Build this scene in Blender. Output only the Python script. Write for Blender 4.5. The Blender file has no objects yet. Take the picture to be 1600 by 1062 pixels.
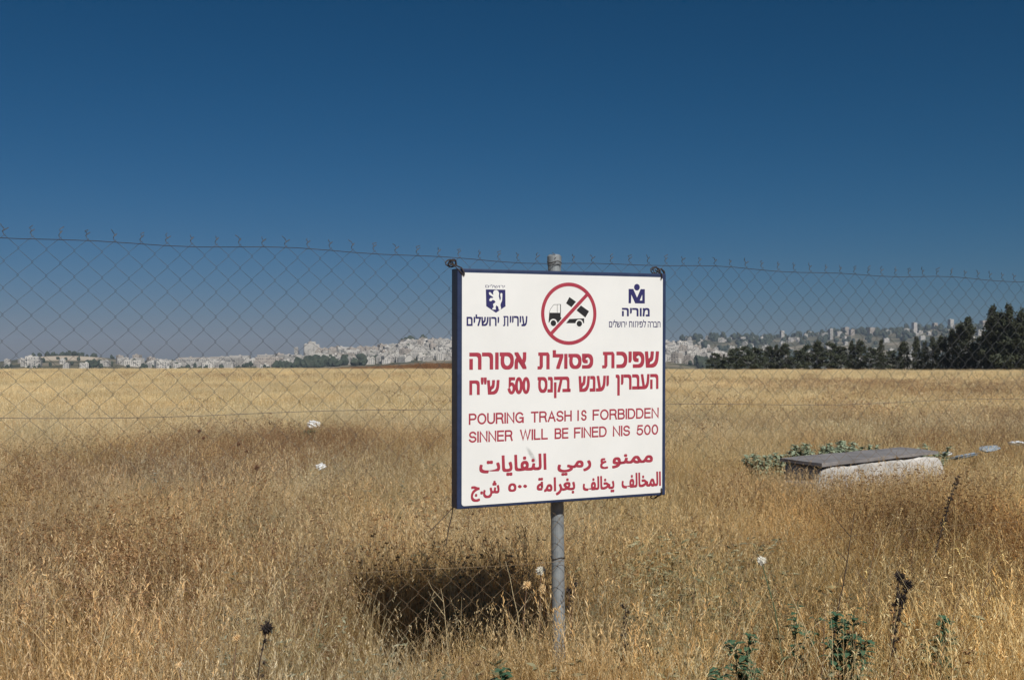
import bpy, bmesh, math, random
import numpy as np
from mathutils import Vector, Matrix
from mathutils.geometry import tessellate_polygon

S = bpy.context.scene
COL = S.collection
random.seed(7)
rng = np.random.default_rng(11)
PI = math.pi

# ------------------------------------------------------------------ camera, sky, sun, exposure
FPX = 1750.0                     # focal length in pixels of a 1600 px wide frame
PITCH = math.atan2(39.0, FPX)
EYE = 1.5
cam = bpy.data.cameras.new('camera')
cam.sensor_width = 36.0
cam.lens = FPX / 1600.0 * 36.0
cam.clip_start = 0.05
cam.clip_end = 30000
camo = bpy.data.objects.new('camera', cam)
camo.location = (0, 0, EYE)
camo.rotation_euler = (PI / 2 + PITCH, 0, 0)
COL.objects.link(camo)
S.camera = camo

SUN_EL, SUN_AZ = math.radians(41.5), math.radians(157.5)      # azimuth clockwise from +Y
to_sun = Vector((math.sin(SUN_AZ) * math.cos(SUN_EL), math.cos(SUN_AZ) * math.cos(SUN_EL), math.sin(SUN_EL)))
W = bpy.data.worlds.new('World')
S.world = W
W.use_nodes = True
wn = W.node_tree
sky = wn.nodes.new('ShaderNodeTexSky')
sky.sky_type = 'NISHITA'
sky.sun_disc = False
sky.sun_elevation = SUN_EL
sky.sun_rotation = SUN_AZ
sky.altitude = 800
sky.air_density = 1.0
sky.dust_density = 0.6
sky.ozone_density = 2.0
# deepen the sky to the saturated blue of a dry, clear day: a power curve per channel
SKY_STRENGTH = 0.05
ssep = wn.nodes.new('ShaderNodeSeparateColor'); scom = wn.nodes.new('ShaderNodeCombineColor')
wn.links.new(sky.outputs[0], ssep.inputs[0])
for i, (g_, a_) in enumerate(((2.25, 0.25), (1.16, -0.645), (1.22, -0.20))):
    pw = wn.nodes.new('ShaderNodeMath'); pw.operation = 'POWER'; pw.inputs[1].default_value = g_
    ml = wn.nodes.new('ShaderNodeMath'); ml.operation = 'MULTIPLY'
    ml.inputs[1].default_value = math.exp(a_) * SKY_STRENGTH ** (g_ - 1)
    wn.links.new(ssep.outputs[i], pw.inputs[0]); wn.links.new(pw.outputs[0], ml.inputs[0]); wn.links.new(ml.outputs[0], scom.inputs[i])
wn.links.new(scom.outputs[0], wn.nodes['Background'].inputs[0])
wn.nodes['Background'].inputs[1].default_value = SKY_STRENGTH

sun = bpy.data.lights.new('sun', 'SUN')
sun.energy = 4.4
sun.angle = math.radians(0.5)
sun.color = (1.0, 0.965, 0.90)
suno = bpy.data.objects.new('sun', sun)
suno.rotation_euler = to_sun.to_track_quat('Z', 'Y').to_euler()
suno.location = to_sun * 50
COL.objects.link(suno)

S.view_settings.view_transform = 'Standard'
S.view_settings.look = 'None'
S.view_settings.exposure = 0.0
S.view_settings.gamma = 1.0
S.cycles.max_bounces = 6
S.cycles.transparent_max_bounces = 8
S.cycles.volume_bounces = 0

# ------------------------------------------------------------------ helpers
def tag(o, label=None, cat=None, group=None, kind=None):
    if label: o['label'] = label
    if cat: o['category'] = cat
    if group: o['group'] = group
    if kind: o['kind'] = kind
    return o

def empty(name, loc, rot=(0, 0, 0), parent=None):
    o = bpy.data.objects.new(name, None)
    o.location = loc
    o.rotation_euler = rot
    o.empty_display_size = 0.1
    COL.objects.link(o)
    if parent: o.parent = parent
    return o

def mesh_np(name, V, F, mats, parent=None, link=True, smooth=False, attrs=None, midx=None):
    """V (n,3), F list of tuples -> object"""
    me = bpy.data.meshes.new(name)
    me.from_pydata([tuple(v) for v in V], [], [tuple(f) for f in F])
    for m in (mats if isinstance(mats, (list, tuple)) else [mats]):
        me.materials.append(m)
    if smooth:
        me.polygons.foreach_set('use_smooth', [True] * len(me.polygons))
    if midx is not None:
        me.polygons.foreach_set('material_index', midx)
    if attrs:
        for k, vals in attrs.items():
            a = me.attributes.new(k, 'FLOAT', 'POINT')
            a.data.foreach_set('value', np.asarray(vals, dtype=np.float32))
    me.update()
    o = bpy.data.objects.new(name, me)
    if link: COL.objects.link(o)
    if parent: o.parent = parent
    return o

class MB:
    """collects simple shapes into one mesh"""
    def __init__(s):
        s.V, s.F, s.M = [], [], []
    def add(s, V, F, m=0):
        n = len(s.V)
        s.V += [tuple(v) for v in V]
        s.F += [tuple(i + n for i in f) for f in F]
        s.M += [m] * len(F)
    def box(s, x0, x1, y0, y1, z0, z1, m=0):
        V = [(x, y, z) for z in (z0, z1) for y in (y0, y1) for x in (x0, x1)]
        s.add(V, [(0, 2, 3, 1), (4, 5, 7, 6), (0, 1, 5, 4), (2, 6, 7, 3), (0, 4, 6, 2), (1, 3, 7, 5)], m)
    def tube(s, P, R, n=6, m=0, cap=True):
        P = [Vector(p) for p in P]
        if not hasattr(R, '__len__'): R = [R] * len(P)
        up = Vector((0.13, 0.31, 0.94))
        base = len(s.V)
        for i, p in enumerate(P):
            d = (P[min(i + 1, len(P) - 1)] - P[max(i - 1, 0)])
            if d.length < 1e-9: d = Vector((0, 0, 1))
            d.normalize()
            a = d.cross(up)
            if a.length < 0.05: a = d.cross(Vector((1, 0, 0)))
            a.normalize(); b = d.cross(a)
            for k in range(n):
                t = 2 * PI * k / n
                s.V.append(tuple(p + a * (math.cos(t) * R[i]) + b * (math.sin(t) * R[i])))
        for i in range(len(P) - 1):
            for k in range(n):
                k2 = (k + 1) % n
                s.F.append((base + i * n + k, base + i * n + k2, base + (i + 1) * n + k2, base + (i + 1) * n + k)); s.M.append(m)
        if cap:
            s.F.append(tuple(base + k for k in reversed(range(n)))); s.M.append(m)
            e = base + (len(P) - 1) * n
            s.F.append(tuple(e + k for k in range(n))); s.M.append(m)
    def poly(s, pts, n, m=0):
        """flat polygon in the sign's local u,v at height n (local -y towards viewer)"""
        tri = tessellate_polygon([[Vector((p[0], p[1], 0)) for p in pts]])
        s.add([(p[0], -n, p[1]) for p in pts], tri, m)
    def build(s, name, mats, parent=None, smooth=False, link=True, bevel=0):
        o = mesh_np(name, s.V, s.F, mats, parent, link, smooth, midx=s.M if isinstance(mats, (list, tuple)) else None)
        if bevel:
            b = o.modifiers.new('bevel', 'BEVEL'); b.width = bevel; b.segments = 2; b.limit_method = 'ANGLE'
        return o

def newmat(name):
    m = bpy.data.materials.new(name)
    m.use_nodes = True
    nt = m.node_tree
    return m, nt, nt.nodes['Principled BSDF']

def ramp(nt, fac, stops):
    r = nt.nodes.new('ShaderNodeValToRGB')
    e = r.color_ramp.elements
    while len(e) < len(stops): e.new(0.5)
    for i, (p, c) in enumerate(stops):
        e[i].position = p; e[i].color = (*c, 1)
    nt.links.new(fac, r.inputs[0])
    return r.outputs[0]

def noise(nt, scale, detail=4, rough=0.55, vec=None):
    n = nt.nodes.new('ShaderNodeTexNoise')
    n.inputs['Scale'].default_value = scale
    n.inputs['Detail'].default_value = detail
    n.inputs['Roughness'].default_value = rough
    if vec: nt.links.new(vec, n.inputs['Vector'])
    return n.outputs[0]

def geo(nt):
    return nt.nodes.new('ShaderNodeNewGeometry').outputs['Position']

def objco(nt):
    return nt.nodes.new('ShaderNodeTexCoord').outputs['Object']

def mixc(nt, fac, a, b, mode='MIX'):
    n = nt.nodes.new('ShaderNodeMix'); n.data_type = 'RGBA'; n.blend_type = mode
    for sock, v in ((n.inputs[0], fac), (n.inputs[6], a), (n.inputs[7], b)):
        if isinstance(v, (int, float)): sock.default_value = v
        elif isinstance(v, tuple): sock.default_value = (*v, 1)
        else: nt.links.new(v, sock)
    return n.outputs[2]

def bump(nt, bs, h, strength=0.3, dist=0.01):
    b = nt.nodes.new('ShaderNodeBump')
    b.inputs['Strength'].default_value = strength
    b.inputs['Distance'].default_value = dist
    nt.links.new(h, b.inputs['Height'])
    nt.links.new(b.outputs[0], bs.inputs['Normal'])

def spotty(name, stops, scale=20, rough=0.6, metal=0.0, bmp=0.0, spec=0.4, detail=5):
    m, nt, b = newmat(name)
    f = noise(nt, scale, detail, 0.6, objco(nt))
    nt.links.new(ramp(nt, f, stops), b.inputs['Base Color'])
    b.inputs['Roughness'].default_value = rough
    b.inputs['Metallic'].default_value = metal
    b.inputs['Specular IOR Level'].default_value = spec
    if bmp: bump(nt, b, f, bmp)
    return m

# ------------------------------------------------------------------ terrain
def sm(t):
    t = np.clip(t, 0, 1)
    return t * t * (3 - 2 * t)

X1 = [-900, -200, 0, 60, 100, 160, 250, 300, 340, 400, 440, 480, 540, 600, 640, 700, 760, 900, 1000, 1060, 1100, 1140, 1200, 1700, 2600]
Y1 = [562, 566, 565, 557, 555, 559, 568, 569, 568, 566, 563, 558, 553, 550, 541, 540, 535, 530, 535, 543, 551, 562, 576, 578, 578]
X2 = [-900, 900, 1020, 1070, 1140, 1220, 1280, 1310, 1400, 1480, 1540, 1700, 2000, 2600]
Y2 = [566, 566, 540, 531, 530, 528, 525, 522, 519, 513, 510, 506, 510, 520]
D1, D2 = 2200.0, 3500.0
FIELD_END = 300.0

def rough2(x, y, s, seed=0):
    return (np.sin(x / s + 1.3 + seed) * np.cos(y / (s * 1.17) + 0.4 * seed) + 0.6 * np.sin((x + 1.7 * y) / (s * 0.53) + seed) + 0.4 * np.cos((2.1 * x - y) / (s * 0.37)))

def height(x, y):
    x = np.asarray(x, float); y = np.asarray(y, float)
    X = 800 + FPX * x / np.maximum(y, 200.0)
    h1 = (570 - np.interp(X, X1, Y1)) * D1 / FPX + EYE
    h2 = (570 - np.interp(X, X2, Y2)) * D2 / FPX + EYE
    v = -18.0
    z1 = v + (h1 - v) * sm((y - 1250) / (D1 - 1250)) - np.maximum(y - D1, 0) * 0.03
    z2 = v + (h2 - v) * sm((y - 2250) / (D2 - 2250)) - np.maximum(y - D2, 0) * 0.05
    far = np.maximum(z1, z2) + rough2(x, y, 60) * 0.7
    near = rough2(x, y, 9) * 0.03 * sm((np.hypot(x, y) - 8) / 20) + rough2(x, y, 47, 2) * 0.12 * sm((np.hypot(x, y) - 25) / 60)
    t = sm((y - FIELD_END) / 420.0)
    return near * (1 - t) + far * t

ys = np.concatenate([np.linspace(-60, 0, 20)[:-1], np.linspace(0, 40, 60)[:-1], np.geomspace(40, 300, 60)[:-1], np.linspace(300, 1200, 50)[:-1], np.linspace(1200, 5000, 160)])
ts = np.linspace(-1, 1, 280)
GX = ts[None, :] * (90 + 0.95 * np.maximum(ys, 0))[:, None]
GY = np.repeat(ys[:, None], len(ts), 1)
GZ = height(GX, GY)
V = np.stack([GX, GY, GZ], -1).reshape(-1, 3)
nt_ = len(ts)
F = [(j * nt_ + i, j * nt_ + i + 1, (j + 1) * nt_ + i + 1, (j + 1) * nt_ + i) for j in range(len(ys) - 1) for i in range(nt_ - 1)]

mg, nt, b = newmat('ground')
pos = geo(nt)
sep = nt.nodes.new('ShaderNodeSeparateXYZ'); nt.links.new(pos, sep.inputs[0])
def rng_map(nt, v, a, b_, c=0.0, d=1.0):
    n = nt.nodes.new('ShaderNodeMapRange'); n.clamp = True
    for i, q in enumerate((a, b_, c, d)): n.inputs[i + 1].default_value = q
    nt.links.new(v, n.inputs[0]); return n.outputs[0]
soil = ramp(nt, noise(nt, 9, 8, 0.7, pos), [(0.3, (0.12, 0.085, 0.05)), (0.5, (0.32, 0.235, 0.135)), (0.7, (0.50, 0.39, 0.24))])
straw = ramp(nt, noise(nt, 0.35, 8, 0.7, pos), [(0.32, (0.46, 0.36, 0.21)), (0.5, (0.60, 0.49, 0.31)), (0.7, (0.70, 0.60, 0.41))])
near = mixc(nt, rng_map(nt, sep.outputs[1], 6, 22), soil, straw)
hill = ramp(nt, noise(nt, 0.012, 8, 0.65, pos), [(0.36, (0.05, 0.06, 0.04)), (0.5, (0.13, 0.12, 0.075)), (0.62, (0.26, 0.22, 0.16))])
# bare quarry slope on the left hill
qx = nt.nodes.new('ShaderNodeMath'); qx.operation = 'DIVIDE'
nt.links.new(sep.outputs[0], qx.inputs[0]); nt.links.new(sep.outputs[1], qx.inputs[1])
def band(v, a, b_, w):
    m1 = rng_map(nt, v, a - w, a + w); m2 = rng_map(nt, v, b_ - w, b_ + w, 1, 0)
    n = nt.nodes.new('ShaderNodeMath'); n.operation = 'MULTIPLY'
    nt.links.new(m1, n.inputs[0]); nt.links.new(m2, n.inputs[1]); return n.outputs[0]
qm = nt.nodes.new('ShaderNodeMath'); qm.operation = 'MULTIPLY'
nt.links.new(band(qx.outputs[0], (48 - 800) / FPX, (158 - 800) / FPX, 0.008), qm.inputs[0])
nt.links.new(band(sep.outputs[2], 9.0, 18.0, 1.5), qm.inputs[1])
hill = mixc(nt, qm.outputs[0], hill, (0.55, 0.46, 0.35))
colr = mixc(nt, rng_map(nt, sep.outputs[1], 320, 420), near, hill)
nt.links.new(colr, b.inputs['Base Color'])
b.inputs['Roughness'].default_value = 1.0
b.inputs['Specular IOR Level'].default_value = 0.1
bump(nt, b, noise(nt, 6, 8, 0.75, pos), 0.8, 0.08)
ground = mesh_np('ground', V, F, mg, smooth=True)
tag(ground, kind='structure')

# ------------------------------------------------------------------ the fence and sign plane
YAW = 0.4269
CU, SU = math.cos(YAW), math.sin(YAW)
SC = Vector((0.234, 4.8609, 1.4059))           # centre of the sign's face
def fp(u, n, z):
    """point from along-fence u, towards-viewer n, world height z"""
    return Vector((SC.x + u * CU + n * SU, SC.y + u * SU - n * CU, z))

m_galv = spotty('galvanised_wire', [(0.3, (0.13, 0.14, 0.15)), (0.6, (0.22, 0.23, 0.235)), (0.8, (0.15, 0.13, 0.11))], 9, 0.6, 0.3)
m_mesh, nt, b = newmat('chain_wire')
oc_ = objco(nt)
sp_ = nt.nodes.new('ShaderNodeSeparateXYZ'); nt.links.new(oc_, sp_.inputs[0])
gal_ = ramp(nt, noise(nt, 9, 4, 0.6, oc_), [(0.3, (0.06, 0.065, 0.07)), (0.6, (0.12, 0.125, 0.13)), (0.8, (0.08, 0.07, 0.06))])
rus_ = ramp(nt, noise(nt, 12, 4, 0.6, oc_), [(0.3, (0.15, 0.10, 0.06)), (0.7, (0.27, 0.20, 0.125))])
rm_ = nt.nodes.new('ShaderNodeMapRange'); rm_.clamp = True
rm_.inputs[1].default_value = 1.45; rm_.inputs[2].default_value = 1.0
nt.links.new(sp_.outputs[2], rm_.inputs[0])
mx_ = mixc(nt, rm_.outputs[0], gal_, rus_)
nt.links.new(mx_, b.inputs['Base Color']); b.inputs['Roughness'].default_value = 0.7; b.inputs['Specular IOR Level'].default_value = 0.2
m_rust = spotty('old_wire', [(0.3, (0.03, 0.025, 0.025)), (0.7, (0.09, 0.07, 0.06))], 30, 0.7, 0.3)
m_post = spotty('weathered_zinc', [(0.25, (0.16, 0.17, 0.18)), (0.5, (0.26, 0.28, 0.29)), (0.75, (0.35, 0.37, 0.37))], 14, 0.6, 0.25, 0.12)

FN = -0.078                                    # the mesh hangs just behind the sign
fence = empty('chain_link_fence', fp(0, FN, 0))
tag(fence, 'galvanised chain link fence crossing the dry field behind the sign', 'fence')
fence.rotation_euler = (0, 0, YAW)
DW, DH = 0.0927, 0.0944
ZT = 1.955                                     # top tension wire
mb = MB()
U0, U1 = -3.55, 6.45
k0, k1 = int(U0 / (DW / 2)), int(U1 / (DW / 2))
nj = int(ZT / (DH / 2))
fr = random.Random(3)
def sag(u, z):                                 # the old mesh is not quite true
    return (0.006 * math.sin(u * 2.3 + z * 3.1) + 0.004 * math.sin(u * 5.9 - z * 4.0),
            0.010 * math.sin(u * 1.7 + z * 2.0) + 0.006 * math.sin(u * 7.1 + z * 5.0),
            0.006 * math.sin(u * 3.7 - 1.0) + 0.004 * math.sin(z * 6 + u * 2))
zmin = 0.02
for k in range(k0, k1):
    P = []
    for j in range(nj + 1):
        z = ZT + 0.012 - j * DH / 2
        if z < zmin: break
        right = (j + k) % 2
        over = 0.0035 if right else -0.0035
        u = (k + right) * DW / 2 + over
        n = 0.003 if right else -0.003
        du, dn, dz = sag(u, z)
        P.append((u + du, -(n * 1.0 + dn), z + dz))
        if j < nj:
            um = (k + 0.5) * DW / 2
            du, dn, dz = sag(um, z - DH / 4)
            P.append((um + du, -((0.004 if right else -0.004) * 0 + dn), z - DH / 4 + dz))
    mb.tube(P, 0.00088, 4)
    # twisted tips: the two wire ends standing above the top node
    if k % 2 == (nj * 0) % 2:
        u, y, z = P[0]
        a = fr.uniform(-0.5, 0.5)
        T = [(u, y, z)]
        for q in range(1, 6):
            T.append((u + math.cos(a + q * 1.9) * 0.004 + q * 0.0006 * a * 3, y + math.sin(a + q * 1.9) * 0.004, z + q * 0.0055))
        T.append((u + fr.uniform(-0.016, 0.016), y + fr.uniform(-0.01, 0.01), z + 0.033 + fr.uniform(-0.004, 0.006)))
        mb.tube(T, 0.0017, 4)
        mb.tube([T[2], (u + fr.uniform(0.006, 0.018), y, z + 0.024)], 0.0017, 4)
chain = mb.build('chain_mesh', m_mesh, fence)
for z in (1.955, 1.312, 0.65, 0.06):
    mb = MB()
    P = []
    for i in range(81):
        u = U0 + (U1 - U0) * i / 80
        du, dn, dz = sag(u, z)
        P.append((u, -(dn + 0.005), z + dz + (0.004 * math.sin(u * 9) if z > 1.9 else 0)))
    mb.tube(P, 0.0013 if z > 1.9 else 0.0012 if z > 1 else 0.0009, 5)
    mb.build('tension_wire', m_rust if z > 1.9 else m_mesh, fence)

# posts that carry it
def post(u, lean, label, name='fence_post', h=1.978, r=0.029):
    root = empty(name, fp(u, FN - 0.040, 0), (0, lean, YAW))
    tag(root, label, 'fence post', 'steel pipe posts of the chain link fence')
    mb = MB()
    mb.tube([(0, 0, -0.3), (0, 0, 0.6), (0, 0, 1.3), (0, 0, h - 0.004), (0, 0, h)], [r, r, r, r, r * 0.94], 20)
    mb.build('pole', m_post, root, smooth=False, bevel=0)
    mb = MB()
    mb.tube([(0, 0, h - 0.035), (0, 0, h + 0.004), (0, 0, h + 0.012)], [r + 0.0025, r + 0.0025, r * 0.8], 20)
    mb.build('cap', m_post, root)
    for z in (1.955, 1.312, 0.65):
        mb = MB()
        P = [(math.cos(t) * (r + 0.003), math.sin(t) * (r + 0.003), z + 0.004 * math.sin(t * 3)) for t in np.linspace(0, 2 * PI, 18)]
        mb.tube(P, 0.0017, 5)
        mb.build('tie_wire', m_rust, root)
    return root
post(0.027, -0.012, 'round grey steel fence post standing directly behind the white sign')
post(-3.45, 0.006, 'grey steel fence post off to the left end of the fence')
post(6.35, 0.004, 'grey steel fence post off to the right end of the fence')

# ------------------------------------------------------------------ the sign
SW, SH, SD, LIP = 1.0138, 1.0, 0.066, 0.0225
sign = empty('notice_sign', SC)
sign.rotation_mode = 'QUATERNION'
Rm = Matrix.Rotation(YAW, 3, 'Z') @ Matrix.Rotation(0.0306, 3, 'X') @ Matrix.Rotation(-0.0115, 3, 'Y')
sign.rotation_quaternion = Rm.to_quaternion()
tag(sign, 'square white notice board in a navy frame with red trilingual no dumping text', 'sign')

m_navy = spotty('navy_paint', [(0.3, (0.018, 0.030, 0.075)), (0.7, (0.028, 0.045, 0.105))], 25, 0.42, 0.0, 0.03)
m_pan, nt, b = newmat('white_enamel')
oc = objco(nt)
basec = ramp(nt, noise(nt, 3.2, 6, 0.6, oc), [(0.3, (0.745, 0.75, 0.735)), (0.6, (0.80, 0.805, 0.79))])
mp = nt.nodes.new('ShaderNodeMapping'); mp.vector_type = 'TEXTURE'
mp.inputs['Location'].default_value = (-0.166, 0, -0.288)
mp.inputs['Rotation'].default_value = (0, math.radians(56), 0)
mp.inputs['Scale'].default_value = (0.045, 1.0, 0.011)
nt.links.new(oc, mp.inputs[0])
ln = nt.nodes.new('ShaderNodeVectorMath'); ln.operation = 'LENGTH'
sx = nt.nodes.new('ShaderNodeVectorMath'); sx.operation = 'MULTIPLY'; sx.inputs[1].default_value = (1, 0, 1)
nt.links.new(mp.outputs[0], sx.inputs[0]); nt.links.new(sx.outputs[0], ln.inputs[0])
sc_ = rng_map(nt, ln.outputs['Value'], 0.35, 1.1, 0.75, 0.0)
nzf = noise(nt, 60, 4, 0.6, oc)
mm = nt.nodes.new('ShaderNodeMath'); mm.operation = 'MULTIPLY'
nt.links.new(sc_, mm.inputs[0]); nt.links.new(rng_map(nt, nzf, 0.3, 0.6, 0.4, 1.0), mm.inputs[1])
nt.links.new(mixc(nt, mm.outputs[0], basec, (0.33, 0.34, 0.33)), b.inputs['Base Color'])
b.inputs['Roughness'].default_value = 0.45
m_red = spotty('red_paint', [(0.3, (0.34, 0.035, 0.06)), (0.7, (0.40, 0.048, 0.075))], 18, 0.5)
m_ink = spotty('navy_ink', [(0.3, (0.022, 0.022, 0.11)), (0.7, (0.032, 0.03, 0.13))], 30, 0.5)
m_black = spotty('black_ink', [(0.3, (0.014, 0.014, 0.016)), (0.7, (0.022, 0.022, 0.024))], 30, 0.5)

# frame: four mitred box sections, local x = u, -y = towards the viewer, z = v
w2, h2 = SW / 2, SH / 2
mb = MB()
def ring(pts_o, pts_i, yo, yi):
    pass
O = [(-w2, -h2), (w2, -h2), (w2, h2), (-w2, h2)]
I = [(-w2 + LIP, -h2 + LIP), (w2 - LIP, -h2 + LIP), (w2 - LIP, h2 - LIP), (-w2 + LIP, h2 - LIP)]
V = []
for yy, Q in ((0.0, O), (0.0, I), (SD, O), (SD, I)):
    V += [(p[0], yy, p[1]) for p in Q]
F = []
for i in range(4):
    j = (i + 1) % 4
    F += [(i, j, 4 + j, 4 + i), (8 + i, 12 + i, 12 + j, 8 + j), (i, 8 + i, 8 + j, j), (4 + i, 4 + j, 12 + j, 12 + i)]
mb.add(V, F)
mb.build('frame', m_navy, sign, bevel=0.004)
mb = MB()
mb.box(-w2 + LIP - 0.001, w2 - LIP + 0.001, 0.050, 0.053, -h2 + LIP - 0.001, h2 - LIP + 0.001)
mb.build('back_plate', m_navy, sign)
for vz in (-0.22, 0.22):
    mb = MB()
    P = [(0.02 + math.cos(t) * 0.036, SD + 0.045 + math.sin(t) * 0.036, vz) for t in np.linspace(PI * 0.0, PI, 12)]
    mb.tube([(0.056, SD, vz)] + P + [(-0.016, SD, vz)], 0.004, 6)
    mb.build('clamp', m_rust, sign)

def rounded(x0, x1, z0, z1, r, n=6):
    pts = []
    for cx, cz, a in ((x1 - r, z1 - r, 0), (x0 + r, z1 - r, PI / 2), (x0 + r, z0 + r, PI), (x1 - r, z0 + r, 1.5 * PI)):
        for i in range(n + 1):
            t = a + PI / 2 * i / n
            pts.append((cx + r * math.cos(t), cz + r * math.sin(t)))
    return pts
# the enamelled face is a shallow tray whose rounded corners lap the frame lip
pts = rounded(-0.4868, 0.4885, -0.4875, 0.4835, 0.012)
np_ = len(pts)
mb = MB()
V = [(p[0], -0.0018, p[1]) for p in pts] + [(p[0], 0.012, p[1]) for p in pts]
tri = tessellate_polygon([[Vector((p[0], p[1], 0)) for p in pts]])
F = [tuple(t) for t in tri] + [(i, np_ + i, np_ + (i + 1) % np_, (i + 1) % np_) for i in range(np_)]
mb.add(V, F)
panel = mb.build('panel', m_pan, sign)
bm = bmesh.new(); bm.from_mesh(panel.data); bmesh.ops.recalc_face_normals(bm, faces=bm.faces); bm.to_mesh(panel.data); bm.free()
PH = 0.0022                                     # paint lies just proud of the face

# --- glyphs from the built-in font's outlines, boldened by stacked shifted copies
def glyph_mesh(txt):
    c = bpy.data.curves.new('glyphs', 'FONT'); c.body = txt; c.size = 1.0; c.resolution_u = 3
    o = bpy.data.objects.new('glyphs', c); COL.objects.link(o)
    bpy.context.view_layer.update()
    me = bpy.data.meshes.new_from_object(o.evaluated_get(bpy.context.evaluated_depsgraph_get()))
    V = np.array([v.co[:2] for v in me.vertices]); F = [tuple(p.vertices) for p in me.polygons]
    bpy.data.objects.remove(o); bpy.data.curves.remove(c); bpy.data.meshes.remove(me)
    return V, F

def word(mb, txt, u0, u1, v0, v1, bold, lift=0.0, cont=False):
    if not cont: mb.new()
    V, F = glyph_mesh(txt)
    lo, hi = V.min(0), V.max(0)
    su = (u1 - u0 - 2 * bold) / (hi[0] - lo[0]); sv = (v1 - v0 - 2 * bold) / (hi[1] - lo[1])
    P = np.stack([(V[:, 0] - lo[0]) * su + u0 + bold, (V[:, 1] - lo[1]) * sv + v0 + bold], 1)
    offs = [(0, 0)]
    if bold:
        offs += [(dx * bold, dz * bold) for dx in (-1, -0.33, 0.33, 1) for dz in (-1, 1)] + [(dx * bold, 0) for dx in (-1, 1)]
        offs += [(dx * bold, dz * bold * 0.33) for dx in (-1, 1) for dz in (-1, 1)]
    for i, (dx, dz) in enumerate(offs):
        mb.add([(p[0] + dx, -(PH + lift + i * 0.00003), p[1] + dz) for p in P], F)

def tav(mb, u0, u1, v0, v1, t):
    """the Hebrew letter tav as bars: roof, right leg, left leg with its foot"""
    w_ = u1 - u0
    mb.poly([(u0 + 0.06 * w_, v1), (u1 - 0.12 * w_, v1), (u1, v1 - t * 0.7), (u1, v1 - t), (u1, v0), (u1 - t, v0), (u1 - t, v1 - t * 0.92), (u0 + 0.06 * w_, v1 - t * 0.92)], PH)
    l = u0 + 0.17 * w_
    mb.poly([(l, v1 - t * 0.8), (l + t, v1 - t * 0.8), (l + t, v0 + t * 0.7), (l + t * 0.55, v0), (u0, v0), (u0, v0 + t * 0.85), (l, v0 + t * 0.85)], PH + 0.00003)

# --- stroke letters for the Latin text and numerals
def arc(cx, cz, rx, rz, a0, a1, n=10):
    return [(cx + rx * math.cos(math.radians(a0 + (a1 - a0) * i / n)), cz + rz * math.sin(math.radians(a0 + (a1 - a0) * i / n))) for i in range(n + 1)]
ST = {
 'P': (.80, [[(0, 0), (0, 1)], [(0, 1), (.5, 1)] + arc(.5, .735, .3, .265, 90, -90)[1:] + [(0, .47)]]),
 'O': (.98, [arc(.49, .5, .49, .5, 90, 450, 28)]),
 'U': (.84, [[(0, 1), (0, .36)] + arc(.42, .36, .42, .36, 180, 360, 14)[1:] + [(.84, 1)]]),
 'R': (.84, [[(0, 0), (0, 1)], [(0, 1), (.52, 1)] + arc(.52, .745, .28, .255, 90, -90)[1:] + [(0, .49)], [(.5, .49), (.72, .4), (.76, .2), (.84, 0)]]),
 'I': (.0, [[(0, 0), (0, 1)]]),
 'N': (.84, [[(0, 0), (0, 1), (.84, 0), (.84, 1)]]),
 'G': (.98, [arc(.49, .5, .49, .5, 40, 325, 22) + [(.95, .46), (.56, .46)], [(.95, .46), (.95, 0)]]),
 'T': (.80, [[(0, 1), (.8, 1)], [(.4, 1), (.4, 0)]]),
 'A': (.86, [[(0, 0), (.43, 1), (.86, 0)], [(.14, .35), (.72, .35)]]),
 'S': (.78, [arc(.39, .74, .36, .26, 15, 270, 14) + arc(.39, .255, .39, .255, 90, -165, 14)[1:]]),
 'H': (.82, [[(0, 0), (0, 1)], [(.82, 0), (.82, 1)], [(0, .53), (.82, .53)]]),
 'F': (.72, [[(0, 0), (0, 1), (.72, 1)], [(0, .52), (.62, .52)]]),
 'B': (.80, [[(0, 0), (0, 1)], [(0, 1), (.5, 1)] + arc(.5, .77, .25, .23, 90, -90)[1:] + [(0, .54)], [(.5, .54)] + arc(.5, .27, .3, .27, 90, -90)[1:] + [(0, 0)]]),
 'D': (.86, [[(0, 0), (0, 1), (.4, 1)] + arc(.4, .5, .46, .5, 90, -90, 16)[1:] + [(0, 0)]]),
 'E': (.72, [[(.72, 1), (0, 1), (0, 0), (.72, 0)], [(0, .53), (.66, .53)]]),
 'W': (1.2, [[(0, 1), (.3, 0), (.6, 1), (.9, 0), (1.2, 1)]]),
 'L': (.66, [[(0, 1), (0, 0), (.66, 0)]]),
 '5': (.72, [[(.66, 1), (.14, 1), (.05, .48), (.2, .6)] + arc(.36, .32, .36, .32, 105, -160, 16)]),
 '0': (.72, [arc(.36, .5, .36, .5, 90, 450, 24)]),
}
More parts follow.
